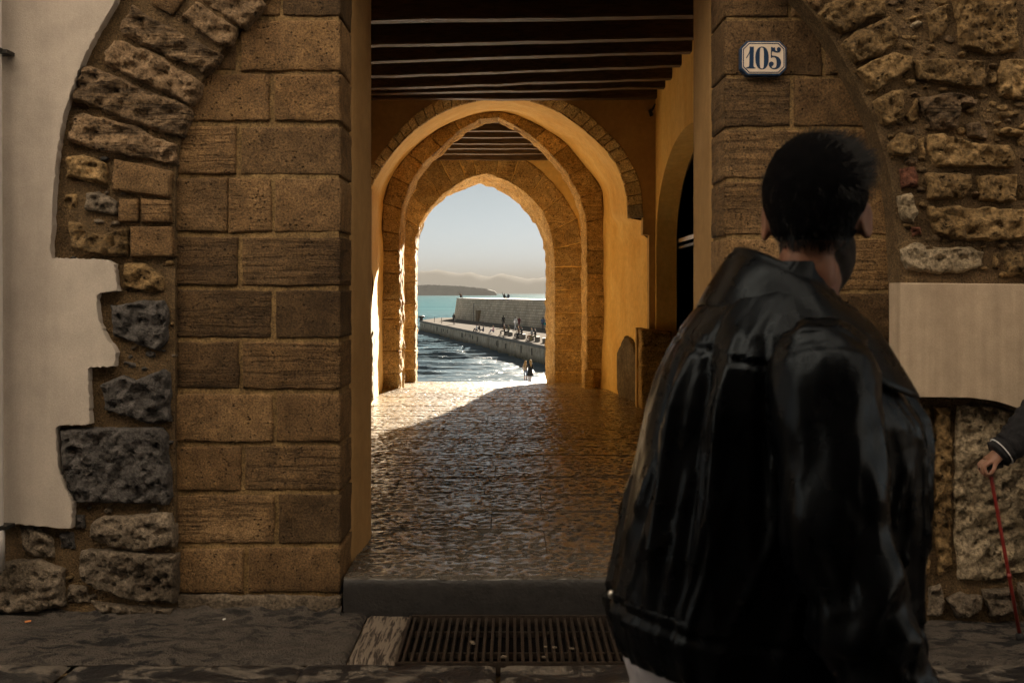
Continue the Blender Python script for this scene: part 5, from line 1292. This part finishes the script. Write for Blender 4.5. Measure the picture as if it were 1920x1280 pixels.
for j in range(nv):
    for i in range(nu): a = j * nu + i; b = j * nu + (i + 1) % nu; Fc.append((a, b, b + nu, a + nu))
b = len(V)
for i in range(nu):                                                        # hem turned in
    v = Vector(V[i]); cc = Vector((.45, 1.70, v.z)); V.append(tuple(cc + (v - cc) * .95 + UZ * .004))
for i in range(nu): Fc.append((i, b + i, b + (i + 1) % nu, (i + 1) % nu))
jk = mesh_obj('jacket', V, Fc, M['leather'], None, True); jk.parent = man; jk.matrix_parent_inverse = Matrix.Translation(man.location).inverted()
# shirt tail under the hem
V = []; Fc = []
for j in range(10):
    z = 1.02 - .2 * j / 9
    for i in range(80):
        u = 2 * math.pi * i / 80; l, r, hd, yc = row_at(max(z, z0)); xl, xr = mx(l, yc), mx(r, yc); cx = xl + .20
        k = .92 + .012 * math.sin(u * 11 + z * 8)
        V.append((cx + .198 * math.cos(u) * k, yc + hd * .93 * math.sin(u) * k, z - .055))
for j in range(9):
    for i in range(80): a = j * 80 + i; c = j * 80 + (i + 1) % 80; Fc.append((a, c, c + 80, a + 80))
sh = mesh_obj('shirt', V, Fc, M['shirt'], None, True); sh.parent = man; sh.matrix_parent_inverse = Matrix.Translation(man.location).inverted()
# sleeves
def sleeve(name, path, radii, n=72, m=150, seed=0., elbow=.55, flat=None):
    P = smooth_curve([tuple(p) for p in path], m, 3); rad = np.interp(np.linspace(0, 1, m), np.linspace(0, 1, len(radii)), radii)
    V = []; Fc = []
    for j in range(m):
        t = j / (m - 1); tv = Vector(P[min(j + 1, m - 1)] - P[max(j - 1, 0)]).normalized()
        a = tv.cross(Vector((0, 1, 0))).normalized(); b = tv.cross(a).normalized()
        cap_ = min(1, (t / .075)) ** .5 if t < .075 else 1
        for i in range(n):
            u = 2 * math.pi * i / n
            ph = t * 46 + 2.2 * math.cos(u - .6) + 2.5 * noise.noise(Vector((math.cos(u) * 1.3, math.sin(u) * 1.3, t * 6 + seed)))
            env = math.exp(-((t - elbow) / .13) ** 2) * (.55 + .45 * math.cos(u - 2.4)) + .55 * math.exp(-((t - .88) / .14) ** 2) + .22 * math.exp(-((t - .12) / .10) ** 2)
            rr = rad[j] * cap_ * (1 + .19 * env * math.sin(ph)) + .004 * noise.fractal(Vector((math.cos(u) * 2, math.sin(u) * 2, t * 9 + seed)), 1., 2., 4)
            rg = 1 - abs(noise.noise(Vector((math.cos(u) * 1.5 + t * 3, math.sin(u) * 1.5, t * 9 + seed)))) * 1.9
            rr += .007 * max(0, rg) ** 4 * (.3 + env)
            rr += .007 * math.exp(-((u - 3.4 - .8 * t) / .10) ** 2) * (t < .8)         # sleeve seam
            V.append(tuple(Vector(P[j]) + (a * math.cos(u) + b * math.sin(u)) * rr))
    for j in range(m - 1):
        for i in range(n): q = j * n + i; w = j * n + (i + 1) % n; Fc.append((q, w, w + n, q + n))
    o = mesh_obj(name, V, Fc, M['leather'], None, True); o.parent = man; o.matrix_parent_inverse = Matrix.Translation(man.location).inverted(); return o
sleeve('sleeve', sleeve_path, [.036, .066, .079, .077, .071, .069, .065, .058, .050])
lp = arms['l']; sleeve('sleeve', [lp[0] + bsd * .05, lp[0], (lp[0] + lp[1]) / 2, lp[1], (lp[1] + lp[2]) / 2, lp[2] + UZ * .03], [.05, .08, .078, .07, .062, .052], seed=4.)
# collar: stands behind the neck, folds over and runs down to the lapel
def collar():
    V = []; Fc = []; n, m = 120, 22
    for i in range(n + 1):
        t = i / n                                               # from the far front round the back (left) to the near front
        u = math.radians(40 + 292 * t)
        back = .5 - .5 * math.cos(2 * math.pi * t)              # 1 behind the neck
        c = Vector((mx(1484), MD, 0)); dr = Vector((math.cos(u), math.sin(u), 0))
        ztop = 1.500 + .070 * back - .035 * max(0, math.cos(u)); rin = .072 + .020 * max(0, math.cos(u)) ** 2 + .004 * back
        drop = .088 + .045 * (1 - back)
        for j in range(m + 1):
            s = j / m
            if s < .35: k = s / .35; p = c + dr * (rin + .004 * k) + UZ * (ztop - .055 + .055 * k)
            elif s < .5: k = (s - .35) / .15; p = c + dr * (rin + .004 + .016 * math.sin(k * math.pi / 2)) + UZ * (ztop + .006 * math.sin(k * math.pi))
            else: k = (s - .5) / .5; p = c + dr * (rin + .020 + (.058 + .034 * (1 - back)) * k ** .9) + UZ * (ztop - drop * k ** 1.15)
            p += dr * .004 * noise.noise(Vector((u * 2, s * 4, 3)))
            V.append(tuple(p))
    for i in range(n):
        for j in range(m): a = i * (m + 1) + j; Fc.append((a, a + 1, a + m + 2, a + m + 1))
    o = mesh_obj('collar', V, Fc, M['leather'], jk, True)
    so = o.modifiers.new('t', 'SOLIDIFY'); so.thickness = .004
    return o
collar()
bm = bmesh.new(); blob(bm, Vector((mx(1378, 1.70), 1.62, mz(512, 1.62))), (Vector((1, 0, 0)), Vector((0, 1, 0)), UZ), (.006, .006, .006), 12); bm_obj('snap_button', bm, M['chrome'], jk, True)
bm = bmesh.new(); blob(bm, Vector((mx(1143, 1.70) + .002, 1.69, mz(1110, 1.70))), (Vector((1, 0, 0)), Vector((0, 1, 0)), UZ), (.006, .008, .008), 12); bm_obj('snap_button', bm, M['chrome'], jk, True)
# ------------------------------------------------------------ the air over the sea
hz = NB('sea_haze'); pv = hz.n('VolumePrincipled')
pv.inputs['Color'].default_value = (.25, .25, .245, 1); pv.inputs['Density'].default_value = 1.9e-4; pv.inputs['Anisotropy'].default_value = -.2
hz.t.links.new(pv.outputs[0], hz.out.inputs['Volume'])
hb = box('haze', -14000, 14000, -300, 27000, -8.0, 330, hz.m); tag(hb, kind='stuff')
